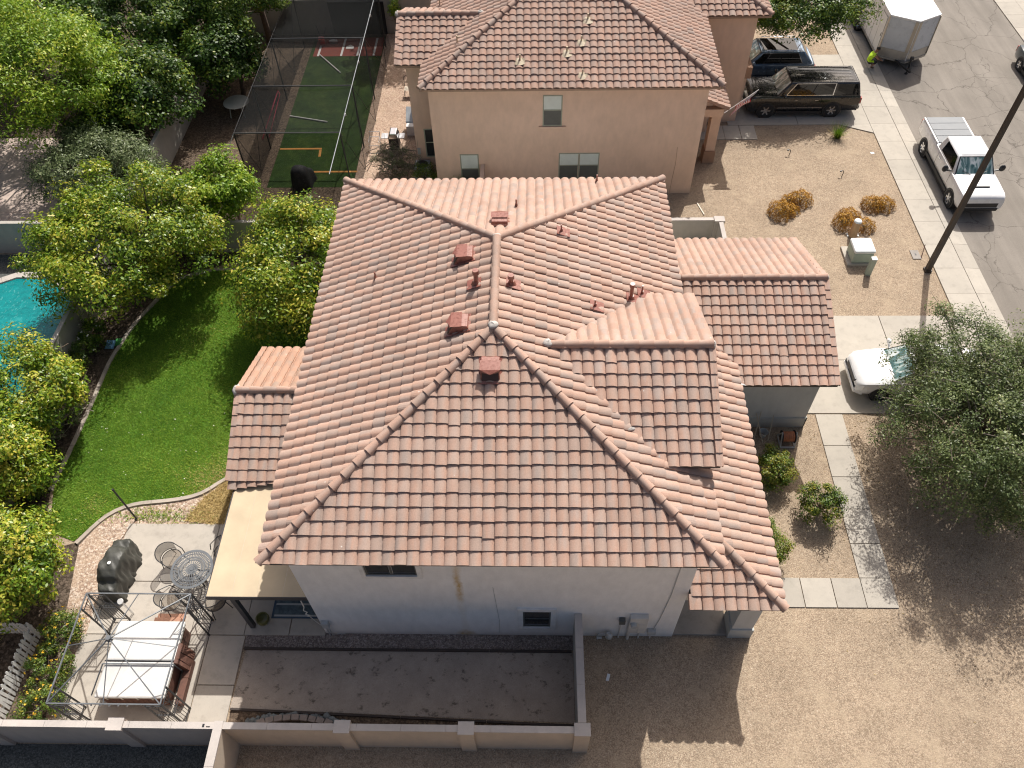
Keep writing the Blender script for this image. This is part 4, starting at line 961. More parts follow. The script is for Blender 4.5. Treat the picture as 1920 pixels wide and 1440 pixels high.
tree('mesquite_tree', 'wide feathery mesquite tree shading the front gravel and white car', 'tree', (16.8,6.6,0), (16.55,6.95,3.05), (3.6,4.2,2.05), 125000, 620, .50, 'leaf_mesquite', .085, .42, shell=.34, flat=.8, low=-.7, trunk=(.2,1.1), nl=110, tint=(.46,.26,.36), twigs=320, barkm='twig')
tree('street_tree', 'dark leafy tree over the parked cars at the top edge', 'tree', (13.4,34.6,0), (14.9,31.7,4.3), (3.1,2.3,1.35), 34000, 170, .62, 'leaf_dark', .13, .5, trunk=(.2,2.0), tint=(.5,.22,.32), twigs=20)
# low planting
def cushion(name, label, pos, blobs, n, leafm, size, group=None, straw=True, cat='shrub', tint=(.55,.2,.3)):
    """blobs: (dx, dy, r, h)"""
    TREE_N[0] += 1; rng = np.random.default_rng(300+TREE_N[0]); t = thing(name, label, cat, (pos[0],pos[1],0), 0, group); VV = []; NN = []; kt = []
    for dx, dy, r, h in blobs:
        m = int(n*r*r); d = rng.normal(size=(m,3)); d[:,2] = np.abs(d[:,2]); d /= np.linalg.norm(d, axis=1, keepdims=True); rad = (.78+.22*rng.random(m)**.4)*(1+.10*np.sin(9*d[:,0]+dx)+.08*np.sin(11*d[:,1]))
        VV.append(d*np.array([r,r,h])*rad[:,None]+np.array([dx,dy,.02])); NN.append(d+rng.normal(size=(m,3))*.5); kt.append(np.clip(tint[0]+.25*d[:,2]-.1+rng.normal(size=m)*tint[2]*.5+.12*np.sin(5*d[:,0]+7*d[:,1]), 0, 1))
    P = np.concatenate(VV); V, Q = leaf_cards(P, np.concatenate(NN), size, rng, .35); link('foliage', fast_mesh('foliage', V, Q, MT[leafm], np.concatenate(kt)), t)
    b = MB()
    for dx, dy, r, h in blobs:
        for k in range(22):
            a = rng.uniform(0, 6.28); e = rng.uniform(.3,1.3); b.tube([(dx,dy,0),(dx+math.cos(a)*math.cos(e)*r*.95, dy+math.sin(a)*math.cos(e)*r*.95, math.sin(e)*h*.95)],[.012,.004],4)
    tag(b.build('stems', MT['twig_pale'], t), kind='stuff'); return t
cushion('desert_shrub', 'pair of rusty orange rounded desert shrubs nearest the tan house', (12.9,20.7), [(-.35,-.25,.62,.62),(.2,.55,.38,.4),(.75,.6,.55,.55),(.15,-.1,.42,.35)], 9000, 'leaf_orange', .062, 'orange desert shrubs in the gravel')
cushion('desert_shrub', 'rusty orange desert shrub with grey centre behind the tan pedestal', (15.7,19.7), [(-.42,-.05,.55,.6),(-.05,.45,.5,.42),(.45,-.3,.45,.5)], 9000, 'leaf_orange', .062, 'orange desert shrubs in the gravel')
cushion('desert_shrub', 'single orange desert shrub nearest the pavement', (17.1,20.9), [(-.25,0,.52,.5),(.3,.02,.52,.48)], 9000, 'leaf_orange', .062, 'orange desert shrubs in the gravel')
SG = 'shrubs beside the front walk'
tree('lantana_shrub', 'yellow green shrub in the shade of the garage wall', 'shrub', (9.55,6.2,0), (9.55,6.2,.75), (.62,.75,.6), 7500, 55, .22, 'leaf_lime', .07, trunk=(.04,.3), nl=20, tint=(.62,.22,.32), group=SG)
tree('lantana_shrub', 'leafy green shrub touching the front walk', 'shrub', (10.85,4.75,0), (10.85,4.75,.75), (.72,.68,.6), 5200, 48, .22, 'leaf_lime', .075, trunk=(.04,.25), nl=30, tint=(.45,.24,.32), group=SG)
tree('lantana_shrub', 'olive shrub tucked under the porch eave', 'shrub', (8.75,3.3,0), (8.75,3.35,.7), (.62,.9,.55), 6500, 55, .22, 'leaf_lime', .065, trunk=(.04,.25), nl=24, tint=(.55,.22,.32), group=SG)
tree('sage_shrub', 'dark twiggy grey sage bush behind the white roof edge', 'shrub', (-5.7,23.7,0), (-5.6,23.5,.85), (1.1,.95,.75), 6000, 60, .28, 'leaf_grey', .06, .35, trunk=(.05,.3), nl=60, tint=(.22,.2,.3), twigs=120, barkm='twig')
tree('sage_shrub', 'olive bush in front of the air conditioner', 'shrub', (-4.1,22.9,0), (-4.1,22.8,.6), (.65,.5,.5), 3000, 30, .25, 'leaf_dark', .06, trunk=(.04,.2), nl=20, tint=(.6,.2,.3))
tree('hedge', 'clipped green hedge under the small blinded window', 'hedge', (-2.35,21.3,0), (-2.35,21.3,.75), (.95,.55,.5), 8000, 60, .26, 'leaf_bright', .05, trunk=(.04,.2), nl=20, tint=(.35,.18,.3))
def petals(m, k):
    def f(t, K, rng, cl, r):
        d = rng.normal(size=(k,3)); d[:,2] = np.abs(d[:,2])*1.2+.2; d /= np.linalg.norm(d, axis=1, keepdims=True); P = np.array(cl)+d*np.array(r)*1.12; P = np.repeat(P, 5, 0)+rng.normal(size=(k*5,3))*.018
        V, Q = leaf_cards(P, np.repeat(d, 5, 0)+rng.normal(size=(k*5,3))*.4, .055, rng, .8); tag(link('flowers', fast_mesh('flowers', V, Q, MT[m], rng.random(k*5)), t), kind='stuff')
    return f
FG = 'yellow flowering plants along the picket fence'
for lb, x, y, r, h in (('yellow flowering plant at the corner of the picket fence', -13.6, .35, .62, .62), ('yellow flowering plant halfway along the picket fence', -13.55, -.75, .66, .6), ('yellow flowering plant with dry straw by the alley wall', -13.4, -1.95, .66, .55)):
    tree('flowering_plant', lb, 'plant', (x,y,0), (x,y,h*.8), (r,r,h*.75), 3600, 40, .2, 'leaf_lime', .065, trunk=(.03,.2), nl=24, tint=(.42,.22,.32), group=FG, extra=petals('petal_yellow', 16))
tree('rose_bush', 'dark rose bush with white blooms beside the pool wall', 'shrub', (-16.8,12.1,0), (-16.8,12.1,.65), (.55,1.15,.6), 5000, 50, .24, 'leaf_dark', .075, trunk=(.03,.2), nl=24, tint=(.5,.22,.3), extra=petals('petal_white', 12))
tree('rose_bush', 'straggly thorny bush with bare canes beside the lawn edging', 'shrub', (-16.6,9.0,0), (-16.55,8.6,.6), (.5,1.1,.55), 3000, 40, .22, 'leaf_grey', .07, trunk=(.03,.2), nl=24, tint=(.5,.22,.3), twigs=30, barkm='twig_pale')
tree('ground_shrub', 'low shrub between the citrus trees and the lower lawn edge', 'shrub', (-16.4,6.3,0), (-16.35,6.0,.5), (.45,1.0,.5), 3600, 40, .22, 'leaf_dark', .07, trunk=(.03,.2), nl=20, tint=(.55,.25,.3))
tree('ground_shrub', 'bright low shrub at the lower left corner of the lawn', 'shrub', (-15.9,3.9,0), (-15.9,3.9,.45), (.55,.7,.45), 3200, 36, .22, 'leaf_bright', .075, trunk=(.03,.2), nl=20, tint=(.45,.2,.3))
def blades(name, P, h, wid, mat, rng, lean=.5, tint=None):
    n = len(P); a = rng.uniform(0, 6.283, n); d = np.stack([np.cos(a), np.sin(a), np.zeros(n)], 1); s = np.stack([-np.sin(a), np.cos(a), np.zeros(n)], 1); hh = h*(.5+rng.random(n))[:,None]
    tip = P+d*hh*lean*rng.random(n)[:,None]*2+np.array([0,0,1])*hh
    V = np.stack([P-s*wid, P+s*wid, tip], 1).reshape(-1,3); return fast_mesh(name, V, np.arange(n*3).reshape(-1,3), MT[mat], rng.random(n) if tint is None else tint)
def in_poly(P, poly):
    x, y = P[:,0], P[:,1]; c = np.zeros(len(P), bool); j = len(poly)-1
    for i in range(len(poly)):
        xi, yi = poly[i]; xj, yj = poly[j]; k = ((yi > y) != (yj > y)) & (x < (xj-xi)*(y-yi)/(yj-yi+1e-12)+xi); c ^= k; j = i
    return c
rg = np.random.default_rng(77); P = np.stack([rg.uniform(-16.3,-5.5,230000), rg.uniform(3.3,17.2,230000), np.full(230000,.016)], 1); P = P[in_poly(P, LAWN)]
pn = np.sin(P[:,0]*1.3+1.1*np.sin(P[:,1]*.9))*np.sin(P[:,1]*1.1+.7*np.sin(P[:,0]*1.7)); dry = np.exp(-(((P[:,0]+9.9)/1.7)**2+((P[:,1]-6.1)/1.0)**2))+.6*np.exp(-(((P[:,0]+14.3)/.5)**2+((P[:,1]-5.0)/.5)**2))
pm = np.sin(P[:,0]*.55-P[:,1]*.35)*np.sin(P[:,1]*.5+.8); tn = np.clip(.40+.14*pn+.12*pm+rg.normal(size=len(P))*.19+dry*.75, 0, 1)
tag(link('grass', blades('grass', P, .045, .010, 'blade', rg, .7, tn)), 'short mown green grass of the lawn', 'grass', kind='stuff')
P = np.stack([rg.uniform(-11.1,-8.6,9000), rg.uniform(4.2,6.4,9000), np.full(9000,.02)], 1); P = P[in_poly(P, [(-11.0,4.35),(-9.6,4.15),(-8.7,4.3),(-8.7,6.4),(-9.9,6.0),(-10.55,5.3)])]
tag(link('straw_grass', blades('straw_grass', P, .09, .010, 'straw', rg, .9)), 'dry straw coloured grass beside the patio cover', 'grass', kind='stuff')
P = np.stack([rg.normal(-12.0,.9,700), rg.normal(4.55,.16,700), np.full(700,.015)], 1); tag(link('weeds', blades('weeds', P, .08, .012, 'blade', rg, .9)), 'weeds growing in the gravel above the patio slab', 'weeds', kind='stuff')
yc = thing('desert_grass', 'spiky green tuft of desert grass beside the black vehicle', 'grass tuft', (16.55,26.35,0)); P = np.stack([rg.normal(0,.05,260), rg.normal(0,.05,260), np.zeros(260)], 1)
link('spikes', blades('spikes', P, .55, .012, 'leaf_bright', rg, .55, rg.uniform(.1,.6,260)), yc); link('dry_spikes', blades('dry_spikes', P[:60], .35, .012, 'straw', rg, 1.2), yc)
# fallen leaves and litter specks on the lawn
P = np.stack([rg.uniform(-16,-9.5,60), rg.uniform(3.6,9,60), np.full(60,.065)], 1); P = P[in_poly(P, LAWN)]; V, Q = leaf_cards(P, np.tile([[0,0,1.]], (len(P),1))+rg.normal(size=(len(P),3))*.2, .05, rg, .7)
tag(link('fallen_leaves', fast_mesh('fallen_leaves', V, Q, MT['petal_white'], rg.random(len(P)))), 'pale fallen leaves scattered on the lawn', 'leaves', kind='stuff')

# loose stones and leaf litter on the gravel
def scatter(name, label, cat, n, box, size, mat, keep, flat=.6):
    P = np.stack([rg.uniform(box[0],box[2],n), rg.uniform(box[1],box[3],n), np.zeros(n)], 1); P = P[keep(P)]; m = len(P); s = size*(.5+rg.random(m))[:,None,None]
    base = np.array([[1,0,0],[0,1,0],[-1,0,0],[0,-1,0],[0,0,flat],[0,0,-.2]]); V = (base[None]*s*rg.uniform(.6,1.3,(m,6,1))+P[:,None]).reshape(-1,3)
    T = np.array([[0,1,4],[1,2,4],[2,3,4],[3,0,4]]); Q = (T[None]+(np.arange(m)*6)[:,None,None]).reshape(-1,3)
    tag(link(name, fast_mesh(name, V, Q, MT[mat], rg.random(len(Q)))), label, cat, kind='stuff')
mk_leaf('pebble', [(0, (.24,.17,.12)), (.4, (.42,.32,.23)), (.7, (.48,.38,.29)), (1, (.58,.50,.40))], transl=0, rough=.95, spec=.1)
mk_leaf('litter', [(0, (.13,.085,.04)), (.5, (.26,.18,.085)), (1, (.42,.32,.17))], transl=.1, rough=.9, spec=.1)
fy = lambda P: ((P[:,0] > 8.2) | (P[:,1] < .2)) & ~((P[:,0] > 10.9) & (P[:,1] > 8.9) & (P[:,1] < 14)) & ~((P[:,0] > 11.6) & (P[:,0] < 12.75) & (P[:,1] > 1.3) & (P[:,1] < 9)) & ~((P[:,1] > 1.3) & (P[:,1] < 2.5) & (P[:,0] < 12.7)) & ~((P[:,0] < 11.5) & (P[:,1] > 8.3) & (P[:,1] < 15.4)) & (P[:,0] < 18.45) & ~((P[:,1] > 26.2) & (P[:,0] < 18.4))
scatter('loose_stones', 'loose stones strewn over the front gravel', 'stones', 5500, (2.8,-6,18.4,27), .022, 'pebble', fy)
scatter('loose_stones', 'loose stones strewn beside the patio', 'stones', 1200, (-14.4,-2.6,-9.6,5.0), .028, 'pebble', lambda P: in_poly(P, [(-14.4,3.4),(-13.3,-2.7),(-13.2,-2.7),(-12.95,4.2),(-10.8,4.3),(-11.7,5.0),(-13.0,4.9),(-13.8,4.45)]))
n_ = 2600; P = np.stack([rg.normal(15.6,2.3,n_), rg.normal(5.6,2.4,n_), np.full(n_,.012)], 1); P = P[fy(P)]; V, Q = leaf_cards(P, np.tile([[0,0,1.]], (len(P),1))+rg.normal(size=(len(P),3))*.25, .055, rg, .45)
tag(link('leaf_litter', fast_mesh('leaf_litter', V, Q, MT['litter'], rg.random(len(P)))), 'dry leaf litter on the gravel under the mesquite', 'leaves', kind='stuff')
# ------------------------------------------------------------------ vehicles
def loft(b, secs, mi=0):
    """secs: rings of half sections [(x,y,z)...] from bottom centre over the flank to top centre; mirrored in y"""
    rings = []
    for h in secs: rings.append(list(h)+[(x,-y,z) for x, y, z in h[-2:0:-1]])
    n = len(rings[0]); vs = [p for r in rings for p in r]; fs = []
    for k in range(len(rings)-1):
        for i in range(n): fs.append((k*n+i, k*n+(i+1) % n, (k+1)*n+(i+1) % n, (k+1)*n+i))
    fs += [tuple(range(n-1,-1,-1)), tuple((len(rings)-1)*n+i for i in range(n))]; return b.add(vs, fs, mi)
def fixn(o):
    bm = bmesh.new(); bm.from_mesh(o.data); bmesh.ops.recalc_face_normals(bm, faces=bm.faces); bm.to_mesh(o.data); bm.free(); return o
def panel(c, ins, off, th=.012):
    """thin slab on the quad c=(bl,br,tr,tl), inset by (l,r,b,t) fractions, pushed outward by off"""
    c = [Vector(p) for p in c]; n = (c[1]-c[0]).cross(c[3]-c[0]).normalized(); l, r, bo, t = ins
    def at(u, v): return (c[0].lerp(c[1], u)).lerp(c[3].lerp(c[2], u), v)
    q = [at(l, bo), at(1-r, bo), at(1-r, 1-t), at(l, 1-t)]; return MB().hexa([p+n*(off-th) for p in q], [p+n*off for p in q])
def wheel_mesh(r, w, style):
    T = MB().lathe([(r*.62,-w/2),(r*.90,-w/2),(r*.985,-w*.36),(r,-w*.2),(r,w*.2),(r*.985,w*.36),(r*.90,w/2),(r*.62,w/2),(r*.62,-w/2)], 28)
    Rm = MB().lathe([(r*.63,w*.40),(r*.60,w*.44),(r*.56,w*.30),(r*.50,w*.12),(0,w*.10)], 28)
    n = style
    for k in range(n):
        a = 2*math.pi*k/n; ca, sa = math.cos(a), math.sin(a); px, py = -sa, ca; wi, wo = r*.10, r*.085
        Rm.hexa([(ca*r*.12-px*wi,sa*r*.12-py*wi,w*.12),(ca*r*.12+px*wi,sa*r*.12+py*wi,w*.12),(ca*r*.60+px*wo,sa*r*.60+py*wo,w*.12),(ca*r*.60-px*wo,sa*r*.60-py*wo,w*.12)],
                [(ca*r*.12-px*wi,sa*r*.12-py*wi,w*.40),(ca*r*.12+px*wi,sa*r*.12+py*wi,w*.40),(ca*r*.60+px*wo,sa*r*.60+py*wo,w*.44),(ca*r*.60-px*wo,sa*r*.60-py*wo,w*.44)])
    Rm.cyl((0,0,w*.1),(0,0,w*.45),r*.15,r*.12,12)
    t = T.mesh('tyre', MT['rubber']); t.polygons.foreach_set('use_smooth', [True]*len(t.polygons)); t.set_sharp_from_angle(angle=math.radians(40)); return t, Rm.mesh('rim', MT['chrome'])
def vehicle(name, label, cat, loc, rz, paint, s):
    t = thing(name, label, cat, loc, rz, s.get('group')); L, Wd, H = s['L'], s['W']/2, s['H']; zb = s.get('zb',.28); hood, belt, dk = s['hood'], s['belt'], s['deck']
    xa, xr, xq, xt = s['xa'], s['xr'], s['xq'], s['xt']; f = L/2
    def sec(x, w, zt, zb_=None, cr=.03):
        z0 = zb_ or zb; return [(x,0,z0),(x,w-.16,z0),(x,w-.04,z0+.10),(x,w,z0+.26),(x,w,zt-.28),(x,w-.015,zt-.13),(x,w-.055,zt-.03),(x,w-.15,zt),(x,w*.45,zt+cr*.8),(x,0,zt+cr)]
    rear = [(-f, Wd*.86, dk*.80, zb+.12), (-f+.05, Wd*.93, dk*.93, zb+.05), (-f+.16, Wd*.975, dk, None)]
    mid = [(xt+.02, Wd, belt if dk < belt+.2 else dk, None), (xq*.3+xt*.0, Wd, belt, None), (xa, Wd, belt, None)]
    if s.get('bed'): mid = [(xt-.05, Wd, dk, None), (xt+.02, Wd, belt, None), (xa, Wd, belt, None)]
    front = [(xa+.12, Wd, belt-.0, None), (f-.75, Wd*.99, hood, None), (f-.30, Wd*.95, hood-.05, None), (f-.10, Wd*.86, hood-.14, zb+.02), (f, Wd*.74, hood-.30, zb+.10)]
    if s.get('blunt'): front = [(xa+.12, Wd, belt-.0, None), (f-.9, Wd*.995, hood+.01, None), (f-.32, Wd*.985, hood-.01, None), (f-.12, Wd*.955, hood-.05, zb+.02), (f-.02, Wd*.92, hood-.12, zb+.05), (f, Wd*.88, hood-.20, zb+.10)]
    rear[2] = (rear[2][0], rear[2][1], rear[2][2], None)
    secs = [sec(x, w, z, b0) for x, w, z, b0 in sorted(rear+mid+front, key=lambda q: q[0])]
    body = fixn(loft(MB(), secs).build('body', MT[paint], t, smooth=42))
    wb, wt = Wd-.07, Wd-s.get('tumble',.22); z1 = H-.05
    A = [(xt,-wb,belt-.06),(xa,-wb,belt-.06),(xa,wb,belt-.06),(xt,wb,belt-.06)]; B = [(xq,-wt,z1),(xr,-wt,z1),(xr,wt,z1),(xq,wt,z1)]
    cab = MB().hexa(A, B); cab = fixn(cab.build('cabin', MT[s.get('roofpaint', paint)], body, bevel=.07)); cab.data.polygons.foreach_set('use_smooth',[True]*6); cab.data.set_sharp_from_angle(angle=math.radians(40))
    rp = [(xq+.10,-wt+.10,z1),(xr-.06,-wt+.10,z1),(xr-.06,wt-.10,z1),(xq+.10,wt-.10,z1)]
    rt = MB().hexa(rp, [((p[0]+(xq+xr)/2*.06)/1.06, p[1]*.9, z1+.045) for p in rp]); fixn(rt.build('roof_panel', MT[s.get('roofpaint', paint)], body, smooth=50))
    if s.get('ribs'):
        for k in range(5):
            y = (k-2)*wt*.36; MB().box(xq+.3,y-.03,z1+.03,xr-.55,y+.03,z1+.054).build('roof_rib', MT[paint], body)
    if s.get('rails'):
        for sy in (-1,1): MB().tube([(xq+.25,sy*(wt-.03),z1+.03),(xq+.35,sy*(wt-.03),z1+.09),(xr-.35,sy*(wt-.03),z1+.09),(xr-.2,sy*(wt-.03),z1+.03)],.018).build('roof_rail', MT[s['rails']], body)
    if s.get('sunroof'): MB().box(xq+.35,-wt+.17,z1+.046,xr-.12,wt-.17,z1+.056).build('sunroof', MT['glass_dark'], body, bevel=.01)
    # glazing
    fr = ((A[1]),(A[2]),(B[2]),(B[1])); panel(fr,(.05,.05,.06,.05),.006).build('windscreen', MT['windscreen'], body)
    panel(fr,(.02,.02,.0,.0),.003).build('windscreen_seal', MT['black_plastic'], body)
    re = ((A[3]),(A[0]),(B[0]),(B[3])); panel(re,(.09,.09,.12,.10),.006).build('rear_window', MT['glass_dark'], body)
    for sy in (-1,1):
        if sy < 0: q = (A[0],A[1],B[1],B[0])
        else: q = (A[2],A[3],B[3],B[2])
        cuts = s['cuts']
        if s.get('trim'):
            i0, i1 = s.get('tn',(0,1)); a, c = cuts[i0][0], cuts[i1][1]; l, r = (a, 1-c) if sy < 0 else (1-c, a)
            panel(q,(l-.012,r-.012,.11,.06),.003).build('window_trim', MT[s['trim']], body); panel(q,(l,r,.14,.09),.0045).build('window_surround', MT['black_plastic'], body)
        for a, c in cuts:
            l, r = (a, 1-c) if sy < 0 else (1-c, a)
            panel(q,(l,r,.15,.11),.006).build('side_window', MT['glass_dark'], body)
    # flanks
    for sy in (-1,1):
        for x in s['seams']: MB().box(x-.006,sy*(Wd+.001)-.003,zb+.14,x+.006,sy*(Wd+.001)+.003,belt-.10).build('door_gap', MT['black_plastic'], body)
        for x in s['handles']: MB().box(x-.09,sy*(Wd+.012)-.012,belt-.22,x+.09,sy*(Wd+.012)+.012,belt-.185).build('door_handle', MT[s.get('handlem',paint)], body)
        MB().box(s['xb']+s['r']+.1,sy*(Wd-.02)-.035,zb-.06,s['xf']-s['r']-.1,sy*(Wd-.02)+.035,zb+.10).build('sill', MT[s.get('sill','black_plastic')], body)
        if s.get('strip'): MB().box(s['xb']+.55,sy*(Wd+.004)-.006,zb+.28,s['xf']-.55,sy*(Wd+.004)+.006,zb+.31).build('side_strip', MT['chrome'], body)
        mr = MB(); mr.ell((xa-.32,sy*(Wd+.16+s.get('tow',0)),belt+.14),(.09,.14,.11 if not s.get('tow') else .17),10,8); mr.bar((xa-.30,sy*(Wd-.07),belt+.02),(xa-.30,sy*(Wd+.10+s.get('tow',0)),belt+.08),.06,.05)
        mr.build('wing_mirror', MT[s.get('mirror',paint)], body, smooth=50)
        hl = MB().hexa([(f-.34,sy*Wd*.60,hood-.34),(f-.06,sy*Wd*.60,hood-.34),(f-.22,sy*(Wd*.92),hood-.34),(f-.42,sy*(Wd*.962),hood-.34)],[(f-.36,sy*Wd*.58,hood-.17),(f-.09,sy*Wd*.58,hood-.17),(f-.24,sy*(Wd*.925),hood-.17),(f-.46,sy*(Wd*.965),hood-.17)]); fixn(hl.build('headlight', MT['lamp_glass'], body))
        MB().box(-f-.005,sy*Wd*.80-.11,dk-.46,-f+.20,sy*Wd*.80+.13,dk-.14).build('tail_light', MT['tail_red'], body)
        for xw in (s['xf'], s['xb']):
            MB().cyl((xw,sy*(Wd-.30),s['r']),(xw,sy*(Wd+.004),s['r']),s['r']*1.17,s['r']*1.17,26).build('wheel_arch', MT['black_plastic'], body)
    g0, g1, gw_ = s.get('grz',(.46,.24,.50)); MB().box(f-.09,-Wd*gw_,hood-g0,f+.012,Wd*gw_,hood-g1).build('grille', MT[s.get('grille','black_plastic')], body, bevel=.02)
    fixn(MB().hexa([(f-.30,-Wd*.93,zb+.02),(f+.02,-Wd*.76,zb+.04),(f+.02,Wd*.76,zb+.04),(f-.30,Wd*.93,zb+.02)],[(f-.30,-Wd*.94,zb+.22),(f+.035,-Wd*.76,zb+.22),(f+.035,Wd*.76,zb+.22),(f-.30,Wd*.94,zb+.22)]).build('front_bumper', MT[s.get('bumper','black_plastic')], body, bevel=.03))
    MB().box(-f-.04,-Wd*.86,zb+.10,-f+.14,Wd*.86,zb+.30).build('rear_bumper', MT[s.get('bumper','black_plastic')], body, bevel=.03)
    ty, rm = wheel_mesh(s['r'], .25, s.get('spokes',6))
    for xw in (s['xf'], s['xb']):
        for sy in (-1,1):
            w = link('wheel', ty, t); w.location = (xw, sy*(Wd-.095), s['r']); w.rotation_euler = (-sy*math.pi/2,0,0); link('rim', rm, w)
    if s.get('scoop'): MB().box(f-.72,-.36,hood+.015,f-.60,.36,hood+.075).build('hood_scoop', MT['black_plastic'], body, bevel=.02)
    for sy in (-1,1): MB().bar((xa+.02,sy*.12,belt+.0),(xa-.14,sy*.55,belt+.13),.02,.015).build('wiper', MT['black_plastic'], body)
    if s.get('bed'):
        MB().box(-f+.18,-Wd+.20,dk-.02,xt-.12,Wd-.20,dk+.012).build('bed_well', MT['black_plastic'], body)
        n = 4; x0, x1 = -f+.14, xt-.10
        for k in range(n):
            a = x0+(x1-x0)*k/n; c = x0+(x1-x0)*(k+1)/n; MB().box(a+.012,-Wd+.15,dk+.02,c-.012,Wd-.15,dk+.055).build('bed_cover_panel', MT['tonneau'], body, bevel=.008)
        for sy in (-1,1): MB().box(x0,sy*(Wd-.10)-.05,dk+.001,x1,sy*(Wd-.10)+.04,dk+.045).build('bed_rail', MT[paint], body, bevel=.015)
    return t
vehicle('suv', 'black full size suv with chrome window trim parked on the driveway', 'suv', (15.08,29.10,.045), math.pi, 'paint_black',
        dict(L=5.70,W=2.05,H=1.90,hood=1.20,belt=1.20,deck=1.20,xa=1.50,xr=.88,xq=-2.55,xt=-2.76,xf=1.93,xb=-1.45,r=.41,tn=(1,2),cuts=[(.035,.30),(.345,.60),(.615,.90)],seams=[1.35,.30,-.78],handles=[.52,-.55],trim='chrome',ribs=True,blunt=True,grille='chrome',grz=(.52,.22,.55),strip=True,sill='black_plastic',handlem='chrome',mirror='paint_black',spokes=6))
vehicle('suv', 'blue grey suv half hidden under the street tree', 'suv', (13.85,32.35,.045), math.pi, 'paint_blue',
        dict(L=4.95,W=1.96,H=1.70,hood=1.05,belt=1.06,deck=1.06,xa=1.25,xr=.55,xq=-1.75,xt=-2.32,xf=1.52,xb=-1.42,r=.37,cuts=[(.16,.50),(.515,.76),(.775,.93)],seams=[1.1,.1,-.85],handles=[.35,-.65],rails='chrome',sunroof=True,trim='chrome',tn=(0,2),spokes=5))
vehicle('pickup_truck', 'white single cab pickup truck with folding bed cover at the kerb', 'pickup truck', (21.30,23.10,.006), -math.pi/2, 'paint_white',
        dict(L=6.15,W=2.03,H=1.95,hood=1.26,belt=1.28,deck=1.30,bed=True,xa=1.55,xr=.98,xq=-.62,xt=-.78,xf=2.10,xb=-1.80,r=.41,cuts=[(.20,.90)],seams=[1.35,-.30],handles=[-.05],handlem='chrome',mirror='black_plastic',tow=.12,scoop=True,blunt=True,bumper='black_plastic',spokes=6,zb=.42,tumble=.25,grz=(.60,.36,.70)))
vehicle('car', 'white car with black glass roof nosing out from under the mesquite', 'car', (15.62,10.52,.045), math.pi, 'paint_white',
        dict(L=4.85,W=1.86,H=1.46,hood=.92,belt=.96,deck=.98,xa=1.18,xr=.42,xq=-1.10,xt=-1.80,xf=1.48,xb=-1.35,r=.34,zb=.22,cuts=[(.16,.50),(.52,.80)],seams=[1.05,.05,-.85],handles=[.3,-.6],sunroof=True,bumper='paint_white',grz=(.40,.19,.52),spokes=5))
vehicle('car', 'dark teal car at the right edge across the street', 'car', (28.72,31.15,.006), -math.pi/2, 'paint_dark',
        dict(L=4.7,W=1.82,H=1.47,hood=.95,belt=.98,deck=1.0,xa=1.15,xr=.42,xq=-1.0,xt=-1.75,xf=1.42,xb=-1.33,r=.34,zb=.22,cuts=[(.16,.50),(.52,.80)],seams=[1.05,.05,-.85],handles=[.3,-.6],spokes=5))
# white tag and wipers stay off; cargo trailer with wedge nose
tr = thing('cargo_trailer', 'white enclosed cargo trailer with wedge nose parked on the street', 'trailer', (21.6,36.4,0)); o = Vector((21.6,36.4,0))
plan = [(-1.33,-3.0),(0,-3.75),(1.33,-3.0),(1.33,3.6),(-1.33,3.6)]
bd = MB().prism(plan,.48,2.68).build('body', MT['trailer_white'], tr)
rfp = [(x*1.012,y*1.006) for x, y in plan]; MB().prism(rfp,2.682,2.75).build('roof', MT['trailer_roof'], tr, bevel=.03)
MB().prism([(x*1.015,y*1.01) for x, y in plan],.36,.479).build('chassis', MT['trailer_alu'], tr)
for sx in (-1,1):
    a = Vector((sx*1.33,-3.0,0)); b_ = Vector((0,-3.75,0)); d = (b_-a).normalized(); n = Vector((sx*abs(d.y),-abs(d.x),0))
    def nq(u0, u1, z0, z1, m, nm, off):
        p = a.lerp(b_,u0); q = a.lerp(b_,u1); lo = [p+n*.001, q+n*.001, q+n*off, p+n*off]; fixn(MB().hexa([v+Vector((0,0,z0)) for v in lo],[v+Vector((0,0,z1)) for v in lo]).build(nm, MT[m], tr))
    nq(.05,.86,.98,2.62,'trailer_panel','nose_panel',.012); nq(.02,.98,.50,.96,'trailer_alu','stone_guard',.018); nq(.87,.985,.97,2.66,'trailer_post','nose_post',.02)
    MB().box(sx*1.345-.012,-3.06,.5,sx*1.345+.012,-2.92,2.66).build('corner_post', MT['trailer_post'], tr)
    for k in range(7): MB().box(sx*1.336-.006,-2.0+k*.78,.52,sx*1.336+.006,-1.985+k*.78,2.66).build('wall_seam', MT['trailer_alu'], tr)
    for yw in (.5,1.4):
        w = link('wheel', wheel_mesh(.36,.22,5)[0], tr); w.location = (sx*1.38,yw,.36); w.rotation_euler = (-sx*math.pi/2,0,0); link('rim', wheel_mesh(.36,.22,5)[1], w)
    MB().box(sx*1.40-.14,-.1,.74,sx*1.40+.14,2.0,.80).build('mudguard', MT['trailer_alu'], tr)
dr = MB().box(-1.352,-2.75,.62,-1.331,-2.02,2.45).build('side_door', MT['trailer_white'], tr); MB().box(-1.365,-2.66,1.35,-1.353,-2.60,1.55).build('door_handle', MT['black_plastic'], dr)
MB().box(-1.356,-2.78,.60,-1.332,-2.752,2.47).box(-1.356,-2.018,.60,-1.332,-1.99,2.47).box(-1.356,-2.751,2.452,-1.332,-2.019,2.475).build('door_frame', MT['trailer_alu'], tr)
MB().bar((-.55,-3.2,.42),(0,-4.75,.42),.08,.10).bar((.55,-3.2,.42),(0,-4.75,.42),.08,.10).build('drawbar', MT['black_plastic'], tr)
